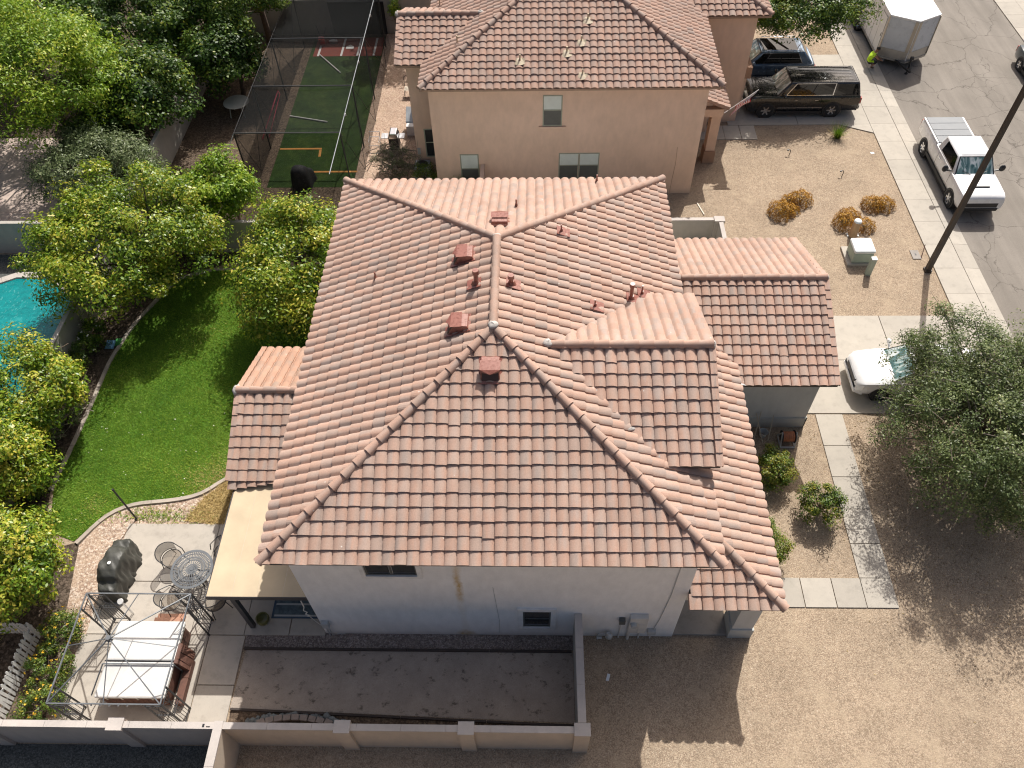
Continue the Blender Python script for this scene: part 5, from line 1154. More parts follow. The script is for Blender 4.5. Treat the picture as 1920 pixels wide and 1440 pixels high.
MB().cyl((.1,-4.2,.05),(.1,-4.2,.85),.035).cyl((.1,-4.2,.0),(.1,-4.2,.05),.09).box(.02,-4.28,.85,.18,-4.12,.98).build('jockey_wheel_jack', MT['black_plastic'], tr)
# the person crouching at the trailer
def person():
    t = thing('person', 'person in a lime yellow shirt crouching beside the trailer', 'person', (19.72,32.80,.07))
    J = {'pel':(-.06,0,.34),'sp1':(-.06,0,.46),'sp2':(-.01,0,.62),'che':(.08,0,.78),'nk':(.17,0,.90),'hd':(.24,0,1.02),'hd2':(.27,0,1.12)}
    rad = {'pel':.145,'sp1':.135,'sp2':.14,'che':.15,'nk':.06,'hd':.095,'hd2':.08}; E = [('pel','sp1'),('sp1','sp2'),('sp2','che'),('che','nk'),('nk','hd'),('hd','hd2')]
    for s, sy in (('l',1),('r',-1)):
        k = .06 if s == 'l' else 0
        J.update({s+'hip':(-.02,sy*.11,.33), s+'kn':(.36,sy*.17,.46-k*3), s+'an':(.10+k*2,sy*.15,.09), s+'to':(.30+k*2,sy*.17,.045), s+'sh':(.10,sy*.17,.80), s+'el':(.34,sy*.24,.60), s+'wr':(.54,sy*.12,.48), s+'pa':(.61,sy*.10,.45)})
        rad.update({s+'hip':.10, s+'kn':.065, s+'an':.042, s+'to':.04, s+'sh':.075, s+'el':.045, s+'wr':.030, s+'pa':.036})
        E += [('pel',s+'hip'),(s+'hip',s+'kn'),(s+'kn',s+'an'),(s+'an',s+'to'),('che',s+'sh'),(s+'sh',s+'el'),(s+'el',s+'wr'),(s+'wr',s+'pa')]
        for i, (dy, ln) in enumerate(((-.03,.070),(-.01,.085),(.012,.08),(.032,.062))):
            J[s+'f%d' % i] = (.61+ln*.6,sy*.10+dy,.45-.012); J[s+'g%d' % i] = (.61+ln,sy*.10+dy,.45-.05); rad[s+'f%d' % i] = .010; rad[s+'g%d' % i] = .008; E += [(s+'pa',s+'f%d' % i),(s+'f%d' % i,s+'g%d' % i)]
        J[s+'t0'] = (.60,sy*.10-sy*.05,.46); rad[s+'t0'] = .011; E += [(s+'wr',s+'t0')]
    names = list(J); me = bpy.data.meshes.new('body'); me.from_pydata([J[k] for k in names], [(names.index(a), names.index(b)) for a, b in E], [])
    o = bpy.data.objects.new('body', me); COL.objects.link(o); m = o.modifiers.new('skin','SKIN'); ss = o.modifiers.new('sub','SUBSURF'); ss.levels = 2; ss.render_levels = 2
    for i, k in enumerate(names): me.skin_vertices[0].data[i].radius = (rad[k], rad[k]); me.skin_vertices[0].data[i].use_root = (k == 'pel')
    dg = bpy.context.evaluated_depsgraph_get(); ev = o.evaluated_get(dg); nm = bpy.data.meshes.new_from_object(ev); bpy.data.objects.remove(o)
    nm.name = 'body'; nm.materials.clear()
    for k in ('skin','shirt_lime','trousers','hair'): nm.materials.append(MT[k])
    for p in nm.polygons:
        c = p.center; p.use_smooth = True; mi = 0
        if c.x < .20 and c.z > .40 and c.z < .90 and abs(c.y) < .22 and not (c.x > .16 and c.z < .60): mi = 1
        if c.z <= .40 and c.x < .12 and c.z > .18: mi = 2
        if c.z > .30 and c.x < .34 and c.x >= .08 and c.z < .56 and abs(c.y) > .07 and mi == 0: mi = 2
        if c.z < .10: mi = 3
        p.material_index = mi
    b = link('body', nm, t)
    MB().ell((.245,0,1.105),(.108,.098,.085),12,8).build('hair', MT['hair'], b, smooth=60)
    MB().ell((.36,0,1.05),(.018,.014,.02),6,5).ell((.345,.035,1.075),(.01,.012,.008),6,5,1).ell((.345,-.035,1.075),(.01,.012,.008),6,5,1).ell((.25,.10,1.05),(.02,.012,.03),6,5).ell((.25,-.10,1.05),(.02,.012,.03),6,5).build('face', [MT['skin'],MT['hair']], b, smooth=60)
    MB().box(.60,-.02,.40,.78,.02,.44).build('tool', MT['steel'], t)
person()
# ------------------------------------------------------------------ street furniture
lp = thing('street_lamp', 'tall dark brown square street lamp pole beside the pavement', 'street lamp', (18.17,16.66,0))
fixn(MB().hexa([(-.10,-.10,0),(.10,-.10,0),(.10,.10,0),(-.10,.10,0)],[(-.075,-.075,9.2),(.075,-.075,9.2),(.075,.075,9.2),(-.075,.075,9.2)]).build('pole', MT['pole_brown'], lp))
MB().box(-.14,-.14,0,.14,.14,.10).build('base_plate', MT['pole_brown'], lp); MB().box(.09,-.06,.35,.125,.06,.65).build('hand_hole_cover', MT['pole_brown'], lp)
MB().bar((0,0,9.1),(2.0,0,9.4),.09).build('arm', MT['pole_brown'], lp); MB().box(1.8,-.18,9.32,2.6,.18,9.5).build('lamp_head', MT['pole_brown'], lp)
ub = thing('utility_box', 'pale green transformer box with white rounded lid in the gravel', 'utility box', (15.38,17.5,0))
MB().box(-.60,-.55,0,.50,.62,.10).build('plinth', MT['concrete'], ub); MB().box(-.42,-.46,.102,.44,.40,.62).build('cabinet', MT['util_green'], ub, bevel=.05); MB().box(-.45,-.49,.622,.47,.43,.80).build('lid', MT['util_white'], ub, bevel=.09)
u1 = thing('utility_pedestal', 'small green utility post in front of the white transformer box', 'utility post', (15.55,16.45,0)); MB().box(-.11,-.10,0,.11,.10,.90).build('post', MT['util_green'], u1, bevel=.015); MB().box(-.115,-.105,.902,.115,.105,.94).build('cap', MT['util_white'], u1, bevel=.01)
u2 = thing('utility_pedestal', 'tan rounded utility pedestal behind the transformer box', 'utility post', (15.52,18.95,0)); MB().lathe([(.20,0),(.20,.10),(.185,.12),(.17,.80)],16).build('post', MT['util_tan'], u2, smooth=40); MB().lathe([(.172,.801),(.16,.86),(.09,.89),(0,.895)],16).build('cap', MT['util_white'], u2, smooth=60)
MB().box(-.26,-.1,0,-.2,.1,.05).box(.2,-.1,0,.26,.1,.05).build('foot', MT['util_white'], u2)
mb = thing('meter_box', 'flat concrete water meter box lid set in the gravel', 'meter box', (17.95,17.65,0)); MB().box(-.18,-.28,0,.18,.28,.035).build('lid', MT['concrete_dark'], mb, bevel=.01); MB().box(-.03,-.05,.036,.03,.05,.045).build('finger_hole', MT['black_plastic'], mb)
MB().bar((.20,-.2,.0),(.38,.28,.35),.03).build('stake', MT['wood_red'], mb)
# flag on the neighbour's porch
fg_ = thing('flag', 'striped red white and blue flag on a white staff over the black suv nose', 'flag', (10.05,24.4,0)); st0 = Vector((0,0,2.75)); st1 = Vector((1.55,.65,3.55))
MB().cyl(st0, st1, .016, .014, 8).build('staff', MT['flag_white'], fg_)
def flag():
    nx, ny = 20, 13; vs = []; fs = []; ms = []; d = st1-st0
    for j in range(ny+1):
        for i in range(nx+1):
            u = i/nx; v = j/ny; p = st1-d*(.03+.80*u*.0)-d*(.78*v*.62)-d*.0; p = st1-d*(.05+.52*v)+Vector((-.62*u*.55, -.10*u, -.95*u*.62))+Vector((.06*math.sin(u*9+v*3), .10*math.sin(u*7+v*5)*u, .03*math.sin(u*11+v*2))); vs.append(p)
    for j in range(ny):
        for i in range(nx):
            a = j*(nx+1)+i; fs.append((a,a+1,a+nx+2,a+nx+1)); ms.append(2 if (j < 7 and i < 8) else (0 if j % 2 == 0 else 1))
    b = MB(); b.v = [tuple(p) for p in vs]; b.f = fs; b.m = ms
    for j in range(6):
        for i in range(7):
            a = Vector(vs[(j+1)*(nx+1)+i+1])+Vector((.0,-.012,.012)); s = .014; b.add([a+Vector((-s,0,-s)),a+Vector((s,0,-s)),a+Vector((s,0,s)),a+Vector((-s,0,s))],[(0,1,2,3)],1)
    o = b.build('cloth', [MT['flag_red'],MT['flag_white'],MT['flag_blue']], fg_, smooth=180)
flag()
# landscape light arms in the neighbour's gravel
for lb, x, y in (('small bent irrigation stake left of the desert grass', 13.85,24.9),('small bent irrigation stake nearer the orange shrubs', 16.05,23.2)):
    s_ = thing('irrigation_stake', lb, 'stake', (x,y,0)); MB().tube([(0,0,0),(.03,.02,.22),(.0,.06,.30),(-.10,.05,.28)],.018).build('stem', MT['black_plastic'], s_); MB().cyl((-.10,.05,.24),(-.10,.05,.30),.04).build('head', MT['black_plastic'], s_)
pp = thing('white_card', 'small white card lying in the gravel near the pavement', 'litter', (18.0,25.05,0)); MB().box(-.09,-.06,.004,.09,.06,.012).build('sheet', MT['paper'], pp)
p2 = thing('paper_scrap', 'pale blue paper scrap on the shaded gravel beside the return wall', 'litter', (3.36,-.85,0)); MB().add([(-.07,-.10,.01),(.02,-.11,.02),(.08,.09,.014),(-.01,.11,.03)],[(0,1,2,3)]).add([(-.03,-.02,.024),(.03,-.02,.024),(.04,.03,.026),(-.02,.03,.026)],[(0,1,2,3)]).build('sheet', MT['paper'], p2)
wr = thing('garden_stake', 'pale wooden stake lying in the gravel beside the tan house', 'stake', (8.95,20.9,0)); MB().bar((-.12,.35,.02),(.10,-.5,.03),.05,.03).build('stick', MT['trailer_post'], wr)
# hose reel and clutter by the garage
hr = thing('hose_reel', 'hose reel cart with orange hose on the gravel by the garage', 'hose reel', (10.35,7.75,0))
for sx in (-1,1): MB().bar((sx*.26,-.30,.05),(sx*.26,.25,.05),.04).bar((sx*.26,-.30,.05),(sx*.26,-.05,.62),.04).bar((sx*.26,.25,.05),(sx*.26,-.05,.62),.04).build('side_frame', MT['meter_grey'], hr)
MB().bar((-.26,-.30,.05),(.26,-.30,.05),.05).bar((-.26,.25,.05),(.26,.25,.05),.05).build('cross_bar', MT['meter_grey'], hr)
dm = MB().cyl((-.22,-.03,.36),(.22,-.03,.36),.10,.10,16).cyl((-.235,-.03,.36),(-.22,-.03,.36),.24,.24,18).cyl((.22,-.03,.36),(.235,-.03,.36),.24,.24,18).build('drum', MT['black_plastic'], hr)
for k in range(6): MB().lathe([(.12,-.03),(.19,-.03),(.19,.03),(.12,.03),(.12,-.03)],16).build('hose_coil', MT['hose_orange'], hr); q = bpy.context.scene.objects[-1] if False else None
for k, c in enumerate([c for c in hr.children if c.name.startswith('hose_coil')]): c.location = (-.18+k*.07,-.03,.36); c.rotation_euler = (0,math.pi/2,0)
tb2 = thing('garden_tools', 'pale pot and leaning hand tools against the garage wall', 'garden tools', (9.55,8.0,0)); MB().lathe([(.10,0),(.15,.24),(.17,.26),(.15,.26),(.12,.05)],14).build('pot', MT['meter_grey'], tb2, smooth=40)
for a, b_ in (((-.35,-.2,.02),(-.20,.36,1.0)),((.15,-.25,.02),(.30,.36,.8)),((-.05,-.3,.02),(-.35,.36,.9))): MB().cyl(a,b_,.016).build('handle', MT['trailer_post'], tb2)
gc = thing('garden_cart', 'dark folded garden cart behind the garage inside the wall', 'cart', (8.15,17.45,0)); MB().box(-.45,-.2,.35,.45,.2,.45).box(-.45,.12,.45,.45,.2,.75).build('tray', MT['frame_dark'], gc)
for x in (-.32,.32): MB().cyl((x,-.24,.18),(x,-.19,.18),.18).build('wheel', MT['rubber'], gc)
# ------------------------------------------------------------------ back patio
gz = thing('gazebo_frame', 'bare grey metal gazebo frame standing over the hot tub', 'gazebo', (-10.68,-.80,.05)); X, Y, Z = 1.58, 1.59, 2.08
def br(nm, pts, w=.035, m='iron'):
    b = MB()
    for a, c in pts: b.bar(a, c, w)
    return b.build(nm, MT[m], gz)
for a, c in (((-X,-Y,Z),(X,-Y,Z)),((X,-Y,Z),(X,Y,Z)),((X,Y,Z),(-X,Y,Z)),((-X,Y,Z),(-X,-Y,Z))): br('top_rail', [(a,c)])
AP = Vector((-.1,.0,2.72)); MB().cyl(AP-Vector((0,0,.08)), AP+Vector((0,0,.06)), .09, .07, 10).build('apex_hub', MT['iron'], gz)
for p in ((-X,-Y),(X,-Y),(X,Y),(-X,Y)): br('hip_rafter', [((p[0],p[1],Z),AP)], .03)
for p in ((0,-Y),(X,0),(0,Y),(-X,0)): br('rafter', [((p[0],p[1],Z),AP)], .022)
for sx in (-1,1):
    for sy in (-1,1):
        c = (sx*X,sy*Y); fx, fy = (c[0]-sx*.48,c[1]), (c[0],c[1]-sy*.48)
        br('corner_post', [((c[0],c[1],0),(c[0],c[1],Z))], .045, 'iron_dark'); br('corner_post', [((fx[0],fx[1],0),(fx[0],fx[1],Z))], .04, 'iron_dark'); br('corner_post', [((fy[0],fy[1],0),(fy[0],fy[1],Z))], .04, 'iron_dark')
        for q in (fx, fy):
            for z in (.12,1.0,1.12,1.9): br('panel_rail', [((c[0],c[1],z),(q[0],q[1],z))], .022, 'iron_dark')
            for k in range(1,5):
                t_ = k/5; x = c[0]+(q[0]-c[0])*t_; y = c[1]+(q[1]-c[1])*t_; br('spindle', [((x,y,.12),(x,y,1.0))], .012, 'iron_dark')
            for k in range(5):
                t_ = (k+.5)/5; x = c[0]+(q[0]-c[0])*t_; y = c[1]+(q[1]-c[1])*t_; xm = c[0]+(q[0]-c[0])*(1-t_); ym = c[1]+(q[1]-c[1])*(1-t_)
                br('lattice_bar', [((x,y,1.14),(xm,ym,1.88))], .012, 'iron_dark')
for k in range(6): MB().ell((-.6+k*.25,-Y-.02,Z-.06),(.025,.025,.035),8,6).build('string_light_bulb', MT['lamp_glass'], gz)
ht = thing('hot_tub', 'square hot tub under a folded white vinyl cover', 'hot tub', (-10.62,-.72,.05))
MB().box(-.98,-1.10,0,.98,1.08,.70).build('cabinet', MT['wood_red'], ht, bevel=.10)
for k in range(11): MB().box(-.93+k*.17,-1.108,.03,-.93+k*.17+.155,-1.101,.68).build('cabinet_slat', MT['wood_red'], ht)
MB().box(-1.02,-1.14,.702,1.02,1.12,.80).build('rim', MT['tub_side'], ht, bevel=.05)
for y0, y1 in ((-1.16,-.10),(-.08,1.14)): MB().box(-1.04,y0,.802,1.04,y1,.90).build('cover_half', MT['tub_cover'], ht, bevel=.06)
MB().bar((-1.05,-.09,.90),(1.05,-.09,.90),.03).build('cover_hinge', MT['black_plastic'], ht)
MB().bar((-1.06,-.2,.95),(1.06,-.2,.95),.03).bar((-1.06,-.2,.95),(-1.30,-1.0,.55),.03).bar((1.06,-.2,.95),(1.12,-.2,.40),.03).build('cover_lifter', MT['iron'], ht)
for k in range(4): MB().box(-.7+k*.45,-1.17,.72,-.66+k*.45,-1.145,.86).build('cover_strap', MT['tub_side'], ht)
cv = MB(); rs2 = random.Random(3)
for k in range(8):
    y = -.10+k*.07; cv.hexa([(1.06,y-.04,.18+rs2.uniform(-.04,.05)),(1.30+rs2.uniform(-.03,.05),y-.055,.12),(1.30+rs2.uniform(-.03,.05),y+.055,.12),(1.06,y+.055,.18)],[(1.04,y-.055,.82),(1.14+rs2.uniform(-.02,.04),y-.055,.80),(1.14+rs2.uniform(-.02,.04),y+.055,.80),(1.04,y+.055,.82)])
tw_ = thing('towel', 'dark red brown towels draped over the side of the hot tub', 'towel', (-10.62,-.72,.05)); o_ = fixn(cv.build('cloth', MT['wood_red'], tw_, smooth=80)); o_.location.z = .1
sp_ = thing('tub_step', 'reddish two tier wooden step behind the hot tub', 'step', (-10.42,.72,.05))
MB().box(-.42,-.16,0,.42,.03,.34).build('tread', MT['wood_step'], sp_, bevel=.012); MB().box(-.42,.032,0,.42,.22,.18).build('tread', MT['wood_step'], sp_, bevel=.012)
sp2 = thing('tub_step', 'long brown plank step along the right side of the hot tub', 'step', (-9.40,-1.15,.05)); MB().box(-.12,-.70,.02,.10,.05,.26).build('plank', MT['wood_red'], sp2, bevel=.012); MB().box(-.12,.06,.02,.10,.62,.26).build('plank', MT['wood_red'], sp2, bevel=.012)
# covered barbecue
gl = thing('covered_barbecue', 'barbecue under a creased black fabric cover on the patio', 'barbecue', (-12.47,2.32,.05)); rs3 = random.Random(8)
KEY = [(-.97,.22,.70),(-.90,.31,.80),(-.62,.34,.86),(-.54,.36,1.02),(-.30,.38,1.15),(0,.37,1.18),(.30,.38,1.13),(.50,.36,1.02),(.60,.34,.88),(.84,.33,.85),(.93,.24,.76)]
RNGP = [(1.08,.01),(1.04,.2),(1.0,.45),(.96,.7),(.93,.86),(.80,.965),(.45,1.0),(0,1.01),(-.45,1.0),(-.80,.96),(-.95,.86),(-.98,.7),(-1.0,.45),(-1.04,.2),(-1.08,.01)]
def lerpk(K, t):
    f = t*(len(K)-1); i = min(int(f), len(K)-2); f -= i; return [K[i][q]*(1-f)+K[i+1][q]*f for q in range(len(K[0]))]
vs = []; NR, NC = 54, 46
for k in range(NR):
    y, w, h = lerpk(KEY, k/(NR-1))
    for i in range(NC):
        a, z = lerpk(RNGP, i/(NC-1)); fold = .030*math.sin(9*y+5*z*h+3*a)+.015*math.sin(19*y-8*z+6*a*a)+.006*math.sin(34*y+13*a+9*z)+.012*abs(math.sin(17*(y+.6*a)))*2-.012; drop = (1-z)*1.2
        sgn = 1 if a > 0 else -1
        vs.append((a*w+sgn*fold*(.25+drop)*min(1,abs(a)*2)+.03*math.sin(4*y), y+fold*.35, max(.01, z*h-(.03*abs(math.sin(5*y+3*a)) if z > .8 else 0)+fold*.55*z)))
fs = [(k*NC+i,k*NC+i+1,(k+1)*NC+i+1,(k+1)*NC+i) for k in range(NR-1) for i in range(NC-1)]+[tuple(range(NC)), tuple((NR-1)*NC+i for i in range(NC-1,-1,-1))]
co_ = fixn(MB().add(vs,fs).build('cover', MT['cover_black'], gl, smooth=50))
MB().lathe([(0,.01),(.05,.01),(.06,0)],14).build('cover_badge', MT['white_trim'], gl); gl.children[-1].location = (-.02,-.02,1.185) if False else gl.children[-1].location
for c in gl.children:
    if c.name.startswith('cover_badge'): c.location = (.03,-.12,1.178)
# round cast table and mesh chairs
tbl = thing('patio_table', 'round cast metal patio table with pierced radial top', 'table', (-9.93,2.22,.05)); tp = MB()
def ring(b, r0, r1, z0, z1, n=40): b.lathe([(r0,z0),(r1,z0),(r1,z1),(r0,z1),(r0,z0)], n)
for r0, r1 in ((.60,.68),(.52,.545),(.40,.43),(.30,.32),(.15,.18)): ring(tp, r0, r1, .70, .72)
for k in range(60):
    a = 2*math.pi*k/60; ca, sa = math.cos(a), math.sin(a); tp.bar((ca*.545,sa*.545,.71),(ca*.60,sa*.60,.71),.022,.016)
    tp.bar((ca*.32,sa*.32,.71),(ca*.52,sa*.52,.71),.020,.016)
for k in range(24): a = 2*math.pi*k/24; ca, sa = math.cos(a), math.sin(a); tp.bar((ca*.05,sa*.05,.71),(ca*.30,sa*.30,.71),.022,.016)
tp.cyl((0,0,.70),(0,0,.73),.06,.06,14); tp.build('table_top', MT['iron'], tbl)
for k in range(4):
    a = math.pi/4+k*math.pi/2; ca, sa = math.cos(a), math.sin(a); MB().tube([(ca*.10,sa*.10,.69),(ca*.16,sa*.16,.35),(ca*.40,sa*.40,.0)],.022).build('leg', MT['iron_dark'], tbl)
def chair():
    t = thing('patio_chair', 'x', 'chair'); rm = MB(); pts = []
    for k in range(13): a = math.radians(100+160*k/12); z = .78+.08*math.cos((k-6)/6*math.pi/2); pts.append((math.cos(a)*.30,math.sin(a)*.30,z))
    rm.tube(pts,.014,6); low = [(x*.92,y*.92,.46) for x, y, z in pts]; rm.build('back_rim', MT['iron_dark'], t); MB().tube(low,.010,6).build('lower_rim', MT['iron_dark'], t)
    b = MB(); v = pts+low; m = len(pts); b.add(v,[(i,i+1,m+i+1,m+i) for i in range(m-1)]); b.build('back_mesh', MT['chair_mesh'], t, smooth=180)
    s = MB(); s.add([(math.cos(a)*.25+.02,math.sin(a)*.25,.43) for a in [2*math.pi*k/20 for k in range(20)]],[tuple(range(20))]); s.build('seat_mesh', MT['chair_mesh'], t); r2_ = MB(); ring_ = [(math.cos(2*math.pi*k/20)*.26+.02,math.sin(2*math.pi*k/20)*.26,.43) for k in range(21)]; r2_.tube(ring_,.012,6); r2_.build('seat_rim', MT['iron_dark'], t)
    for sy in (-1,1):
        MB().tube([pts[0 if sy > 0 else -1],(.20,sy*.30,.66),(.26,sy*.27,.45)],.013).build('arm', MT['iron_dark'], t)
        for x in (.22,-.18): MB().tube([(x,sy*.20,.43),(x*1.25,sy*.25,0)],.013).build('leg', MT['iron_dark'], t)
    return t
ch = chair(); sp4 = [((-10.83,2.72),-.45,'mesh patio chair behind the table on the barbecue side'),((-10.42,1.22),.75,'mesh patio chair between the table and the hot tub'),((-8.98,1.22),2.3,'mesh patio chair beside the post of the patio cover'),((-9.12,2.98),-2.4,'mesh patio chair half hidden by the patio cover')]
for i, ((x,y),a,lb) in enumerate(sp4):
    c = ch if i == 0 else copy_tree(ch); c.scale = (1.22,1.22,1.1); c.location = (x,y,.05); c.rotation_euler = (0,0,a); c['label'] = lb; c['group'] = 'chairs round the patio table'
rp_ = thing('iron_post', 'slim black iron post at the corner of the patio gravel', 'post', (-12.72,4.42,0)); MB().cyl((0,0,0),(-.0,.0,2.0),.03,.03,8).build('shaft', MT['iron_dark'], rp_); MB().cyl((0,0,1.98),(0,0,2.04),.045,.03,8).build('cap', MT['iron_dark'], rp_); MB().cyl((0,0,0),(0,0,.04),.06).build('base', MT['iron_dark'], rp_)
MB().tube([(-12.72,4.42,.03),(-12.85,4.1,.03),(-12.95,3.6,.03),(-12.93,3.2,.03)],.015); 
gd2 = thing('garden_thermometer', 'white round dial on a thin stand beside the gazebo corner', 'thermometer', (-11.75,1.0,.05)); MB().cyl((0,0,.98),(.0,-.02,1.02),.09,.09,16).build('dial', MT['white_trim'], gd2); MB().bar((-.02,0,0),(-.02,0,.98),.018).bar((.03,0,0),(.03,0,.98),.018).build('stand', MT['white_trim'], gd2)
pot = thing('glazed_pot', 'olive green glazed pot at the foot of the patio post', 'pot', (-7.45,.78,.05)); MB().lathe([(0,.02),(.13,0),(.19,.10),(.21,.22),(.19,.28),(.20,.30),(.17,.30),(.16,.2),(0,.16)],20).build('bowl', MT['pot_olive'], pot, smooth=50)
rug = thing('rug', 'patterned blue grey outdoor rug under the patio cover', 'rug', (-6.45,1.6,.05)); MB().box(-.80,-.72,.002,.98,1.2,.014).build('pile', MT['rug_blue'], rug); 
for k in range(5): MB().box(-.72,-.66+k*.38,.0145,.90,-.60+k*.38,.0165).build('stripe', MT['meter_grey'], rug)
MB().box(-.80,-.72,.0142,.98,-.66,.0168).box(-.80,-.66,.0142,-.74,1.2,.0168).build('border', MT['bench_blue'], rug)
bn = thing('bench', 'dark blue wooden bench at the edge of the rug', 'bench', (-7.0,1.85,.05)); MB().box(-.45,-.18,.40,.45,.18,.45).build('seat', MT['bench_blue'], bn)
for x in (-.38,.38):
    for y in (-.13,.13): MB().box(x-.03,y-.03,0,x+.03,y+.03,.40).build('leg', MT['bench_blue'], bn)
# picket fence
pf = thing('picket_fence', 'white picket fence in an L round the flower bed', 'fence', (-14.5,.3,0)); rs4 = random.Random(2)
pk = MB().prism([(-.045,-.011),(.045,-.011),(.045,.011),(-.045,.011)],.05,.86).add([(-.045,-.011,.86),(.045,-.011,.86),(.045,.011,.86),(-.045,.011,.86),(0,-.011,.93),(0,.011,.93)],[(0,1,4),(2,3,5),(1,2,5,4),(3,0,4,5)]).mesh('picket', MT['picket_white'])
for k in range(21):
    o = link('picket', pk, pf, loc=(.02-k*.005,-.10-k*.135,0)); o.rotation_euler = (rs4.uniform(-.03,.03),rs4.uniform(-.03,.05),math.pi/2)
for k in range(13):
    o = link('picket', pk, pf, loc=(-.08-k*.135,.03,0)); o.rotation_euler = (rs4.uniform(-.03,.03),rs4.uniform(-.04,.04),0)
for z in (.28,.66): MB().bar((-.02,0,z),(-.13,-2.85,z),.03,.07).build('rail', MT['picket_white'], pf); MB().bar((0,.05,z),(-1.8,.05,z),.03,.07).build('rail', MT['picket_white'], pf)
hn = thing('yard_sign', 'small blue and green plastic sign lying at the lawn edging', 'sign', (-16.25,12.42,0)); fixn(MB().hexa([(-.20,-.24,.06),(.16,-.24,.06),(.22,.10,.20),(-.14,.10,.20)],[(-.20,-.25,.08),(.16,-.25,.08),(.22,.09,.22),(-.14,.09,.22)]).build('board', MT['sign_blue'], hn)); MB().box(.10,-.05,.02,.36,.30,.10).build('tray', MT['sign_green'], hn); MB().box(-.05,-.12,.142,.0,.0,.15).build('mark', MT['black_plastic'], hn)
# ------------------------------------------------------------------ the neighbour's yard
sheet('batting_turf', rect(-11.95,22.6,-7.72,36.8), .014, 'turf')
sheet('batting_mat', rect(-11.75,34.62,-7.75,36.7), .022, 'red_clay')
ml = thing('painted_lines', 'white batter box lines on the red mat', 'lines', (-9.7,35.6,.0))
for x in (-11.45,-10.1,-9.15,-8.2): MB().box(x+9.7-.06,-.96,.027,x+9.7+.06,1.0,.031).build('line', MT['line_white'], ml)
MB().prism([(-.22,-.2),(.22,-.2),(.22,.05),(0,.25),(-.22,.05)],.028,.045).build('home_plate', MT['line_white'], ml); ml.children[-1].location = (0,0,0)
for (xa,ya,xb,yb), lb in (((-11.35,34.75,-9.84,32.8),'white pipe lying diagonally on the turf below the red mat'),((-11.94,28.6,-9.83,28.03),'thin pale pipe lying across the middle of the turf')):
    t = thing('loose_pipe', lb, 'pipe', ((xa+xb)/2,(ya+yb)/2,0)); MB().cyl(((xa-xb)/2,(ya-yb)/2,.05),((xb-xa)/2,(yb-ya)/2,.05),.035,.035,8).build('tube', MT['line_white'], t)
ol = thing('painted_lines', 'orange painted lines on the near end of the turf', 'lines', (-9.8,24.8,0)); MB().box(-2.1,.86,.019,.05,.98,.024).build('line', MT['orange_paint'], ol); MB().add([(-.06,.84,.019),(.06,.84,.019),(.10,.25,.019),(-.02,.25,.019)],[(0,1,2,3)]).build('line', MT['orange_paint'], ol); MB().box(-.1,-1.05,.019,2.15,-.93,.024).build('line', MT['orange_paint'], ol)
cg = thing('batting_cage', 'black netted batting cage with steel cable frame over the turf', 'batting cage', (-10,29,0)); o = Vector((-10,29,0)); XL, XR, CZ = -2.4, 2.42, 3.5; Ys = [-7.0,-3.2,1.2,6.6]
for y in Ys:
    MB().cyl((XL,y,CZ),(XR,y,CZ),.03,.03,8).build('cross_bar', MT['iron_dark'], cg)
    for x in (XL,XR): MB().cyl((x,y,0),(x,y,CZ),.035,.035,8).build('post', MT['iron_dark'], cg)
MB().cyl((XR,-10.0,CZ),(XR,8.1,CZ),.022,.022,8).build('ridge_pipe', MT['iron'], cg); MB().cyl((XL,-7.0,CZ),(XL,8.1,CZ),.012,.012,6).build('cable', MT['iron_dark'], cg)
for y in (-1.0,-5.5,3.6,6.4): MB().ell((XR,y,CZ-.07),(.06,.06,.08),8,6).build('clamp', MT['steel'], cg)
MB().cyl((XL,-7,CZ),(XL-1.9,-9.6,.1),.016,.016,6).build('guy_wire', MT['steel'], cg); MB().cyl((XL,6.6,CZ),(XL-1.6,8.0,.1),.016,.016,6).build('guy_wire', MT['steel'], cg)
def netsheet(nm, f, nu, nv):
    vs = [f(i/nu, j/nv) for j in range(nv+1) for i in range(nu+1)]; fs = [(j*(nu+1)+i,j*(nu+1)+i+1,(j+1)*(nu+1)+i+1,(j+1)*(nu+1)+i) for j in range(nv) for i in range(nu)]
    MB().add(vs,fs).build(nm, MT['netting'], cg, smooth=180)
def sag(u): return abs(math.sin(u*math.pi*3))
netsheet('roof_net', lambda u, v: (XL+(XR-XL)*u, -7+13.6*v, CZ-.04-.22*sag(v)*(.4+.6*math.sin(math.pi*u))), 10, 30)
netsheet('side_net', lambda u, v: (XR+.28*math.sin(math.pi*v)*sag(u)+.30*(1-v)**2, -7+13.6*u, .02+(CZ-.05)*v), 30, 8)
netsheet('side_net', lambda u, v: (XL-.22*math.sin(math.pi*v)*sag(u), -7+13.6*u, .02+(CZ-.05)*v), 30, 8)
netsheet('end_net', lambda u, v: (XL+(XR-XL)*u, 6.65+.1*math.sin(math.pi*v), .02+(CZ-.05)*v), 8, 6)
netsheet('end_net', lambda u, v: (XL+(XR-XL)*u, -7.05-.1*math.sin(math.pi*v), .02+(CZ-.05)*v), 8, 6)
for x in (XL-.1,XR+.35): 
    for a, b_ in ((-7,-5.1),(-3.2,-5.1),(-3.2,-1.0),(1.2,-1.0),(1.2,3.9),(6.6,3.9)): MB().cyl((XR if x > 0 else XL,a,CZ),(x,b_,.05),.012,.012,5).build('net_cable', MT['iron_dark'], cg)
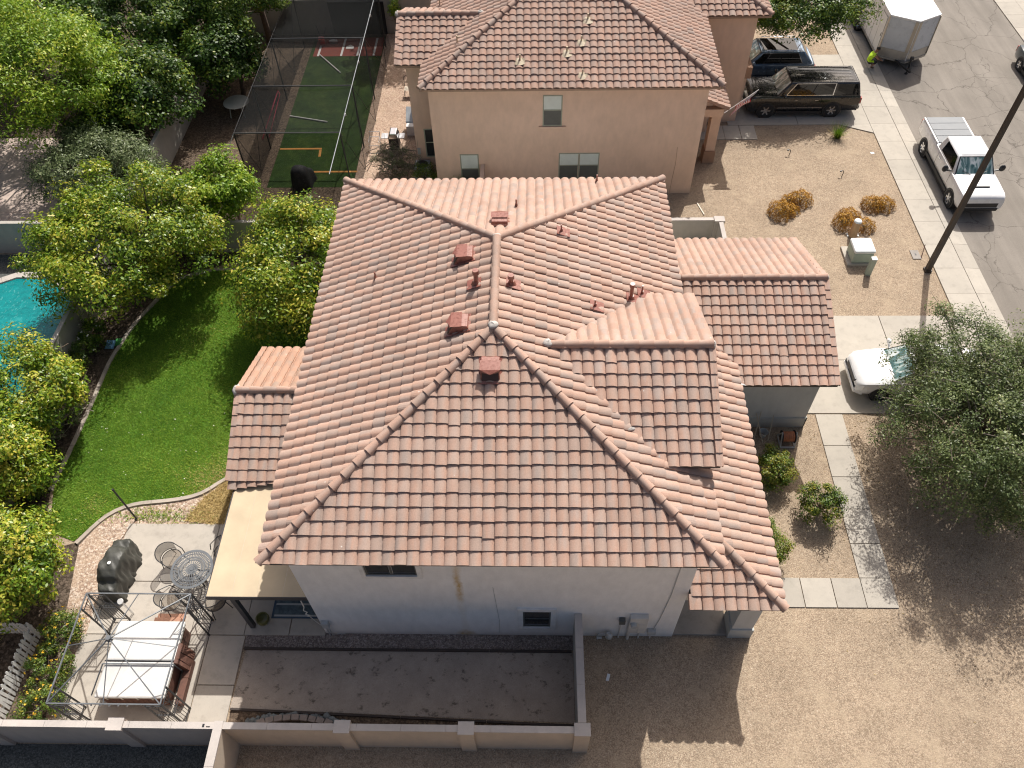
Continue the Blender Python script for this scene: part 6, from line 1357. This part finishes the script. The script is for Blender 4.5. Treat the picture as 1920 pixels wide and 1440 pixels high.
bk = thing('backstop_tarp', 'black tarpaulin backstop hung on the far block wall', 'tarp', (-9.4,37.1,0)); MB().add([(-1.45,.02,0),(1.75,.02,0),(1.75,.06,1.9),(-1.55,.06,1.95),(-.3,-.05,.9),(.7,-.04,.9)],[(0,4,3),(0,1,5,4),(1,2,5),(2,3,4,5)]).build('sheet', MT['tarp'], bk); MB().bar((-1.55,.04,1.96),(1.75,.04,1.92),.04).build('rail', MT['iron_dark'], bk)
bu = thing('ball_bucket', 'bright red bucket holding bats beside the red mat', 'bucket', (-11.4,35.95,0)); MB().lathe([(0,.02),(.15,.0),(.19,.42),(.20,.42),(.17,.40),(.14,.05)],18).build('pail', MT['bucket_red'], bu, smooth=40); MB().tube([(-.19,0,.41),(-.1,-.1,.56),(.1,-.1,.56),(.19,0,.41)],.01).build('handle', MT['steel'], bu)
for a, b_ in (((.0,.05,.1),(-.25,.4,1.0)),((.05,.05,.1),(.30,.35,.9))): MB().cyl(a,b_,.03,.016,8).build('bat', MT['iron_dark'], bu)
bx = thing('gear_bag', 'white gear bag on the ground beside the red bucket', 'bag', (-10.75,36.1,0)); MB().ell((0,0,.12),(.28,.14,.13),12,8).build('bag', MT['line_white'], bx, smooth=60); MB().tube([(-.15,0,.24),(0,0,.32),(.15,0,.24)],.012).build('strap', MT['black_plastic'], bx)
rt_ = thing('round_table', 'round cream plastic table in the dappled dirt yard', 'table', (-14.72,28.9,0)); MB().lathe([(0,.70),(.66,.70),(.68,.715),(.68,.73),(.64,.74),(0,.735)],30).build('table_top', MT['table_cream'], rt_, smooth=40)
for k in range(4): a = math.pi/4+k*math.pi/2; MB().cyl((math.cos(a)*.42,math.sin(a)*.42,.70),(math.cos(a)*.55,math.sin(a)*.55,0),.025).build('leg', MT['meter_grey'], rt_)
pkf = thing('pink_frame', 'leaning pink tubular net frame beside the turf', 'frame', (-12.7,27.3,0)); MB().tube([(-.3,-.75,.02),(.47,1.37,1.5)],.03).build('tube', MT['pink_tube'], pkf); MB().tube([(.02,-.57,.02),(.55,1.30,1.35),(.47,1.37,1.5)],.02).build('tube', MT['pink_tube'], pkf)
pmc = thing('pitching_machine', 'pitching machine draped with a black cover on the turf', 'pitching machine', (-10.15,22.75,0)); secs = []
for y, w, h in ((-.55,.28,.95),(-.42,.40,1.18),(-.1,.42,1.28),(.18,.40,1.1),(.35,.46,.78),(.62,.52,.62),(.78,.40,.5)):
    secs.append([(a*w+rs3.uniform(-.02,.02), y, z*h) for a, z in ((1.15,.02),(1.05,.4),(.95,.85),(.6,1.0),(0,1.03),(-.6,1.0),(-.95,.85),(-1.05,.4),(-1.15,.02))])
n = 9; co_ = fixn(MB().add([p for r in secs for p in r],[(k*n+i,k*n+i+1,(k+1)*n+i+1,(k+1)*n+i) for k in range(len(secs)-1) for i in range(n-1)]+[tuple(range(n)), tuple((len(secs)-1)*n+i for i in range(n-1,-1,-1))]).build('cover', MT['tarp'], pmc, smooth=60)); sb = co_.modifiers.new('s','SUBSURF'); sb.levels = 1; sb.render_levels = 1
MB().cyl((0,.2,0),(0,.2,.4),.05).build('stand', MT['iron_dark'], pmc)
ac = thing('air_conditioner', 'grey air conditioner unit beside the tan house', 'air conditioner', (-4.30,23.35,0)); MB().box(-.38,-.36,.06,.38,.36,.78).build('casing', MT['ac_grey'], ac, bevel=.06); MB().box(-.45,-.42,0,.45,.42,.058).build('pad', MT['concrete_dark'], ac)
MB().cyl((0,0,.781),(0,0,.79),.29,.29,24).build('fan_opening', MT['black_plastic'], ac); gb = MB()
for r_ in (.10,.18,.26): gb.lathe([(r_,.792),(r_+.012,.792),(r_+.012,.80),(r_,.80),(r_,.792)],20)
for k in range(8): gb.bar((0,0,.796),(math.cos(k*math.pi/4)*.29,math.sin(k*math.pi/4)*.29,.796),.01)
gb.build('fan_guard', MT['iron_dark'], ac)
bq = thing('gas_barbecue', 'small steel lidded barbecue on the side gravel of the tan house', 'barbecue', (-5.95,25.75,0)); MB().box(-.24,-.30,.10,.24,.30,.72).build('cabinet', MT['black_plastic'], bq); fixn(MB().hexa([(-.27,-.32,.722),(.27,-.32,.722),(.27,.32,.722),(-.27,.32,.722)],[(-.16,-.30,1.02),(.18,-.30,1.02),(.18,.30,1.02),(-.16,.30,1.02)]).build('lid', MT['chrome'], bq, bevel=.04)); MB().box(-.62,-.22,.70,-.29,.22,.74).build('side_shelf', MT['steel'], bq); MB().box(.29,-.22,.70,.55,.22,.74).build('side_shelf', MT['steel'], bq)
fc_ = thing('folding_chair', 'bare aluminium chair frame on the gravel beside the turf', 'chair', (-6.95,25.6,0))
for sx in (-1,1): MB().tube([(sx*.26,-.3,.02),(sx*.26,.25,.45),(sx*.26,.35,.85)],.014).tube([(sx*.26,.3,.02),(sx*.26,-.25,.43)],.014).tube([(sx*.26,.24,.62),(sx*.26,-.22,.60)],.014).build('side_frame', MT['steel'], fc_)
MB().tube([(-.26,.35,.85),(.26,.35,.85)],.014).tube([(-.26,-.25,.43),(.26,-.25,.43)],.014).tube([(-.26,.27,.6),(.26,.27,.6)],.014).tube([(-.26,-.3,.02),(.26,-.3,.02)],.014).build('cross_tube', MT['steel'], fc_)
ic = thing('iron_chair', 'scrolled iron garden chair beside the tan house wall', 'chair', (-5.7,30.5,0)); MB().add([(-.22,-.22,.45),(.22,-.22,.45),(.22,.22,.45),(-.22,.22,.45)],[(0,1,2,3)]).build('seat', MT['trailer_post'], ic)
for x in (-.21,.21):
    for y in (-.21,.21): MB().cyl((x,y,0),(x,y,.45),.014).build('leg', MT['iron_dark'], ic)
MB().tube([(-.22,.22,.45),(-.24,.3,.95),(0,.32,1.08),(.24,.3,.95),(.22,.22,.45)],.014).tube([(-.1,.25,.45),(.1,.29,.75),(-.08,.31,1.0)],.01).tube([(.1,.25,.45),(-.1,.29,.75),(.08,.31,1.0)],.01).build('back', MT['iron_dark'], ic)
sbx = thing('storage_box', 'grey lidded storage box against the side wall of the tan house', 'storage box', (-5.05,27.3,0)); MB().box(-.40,-.5,0,.38,.45,.55).build('bin', MT['white_trim'], sbx); fixn(MB().hexa([(-.44,-.2,.56),(.40,-.2,.56),(.40,.5,.56),(-.44,.5,.56)],[(-.44,-.15,.62),(.40,-.15,.62),(.40,.52,1.05),(-.44,.52,1.05)]).build('lid', MT['ac_grey'], sbx))
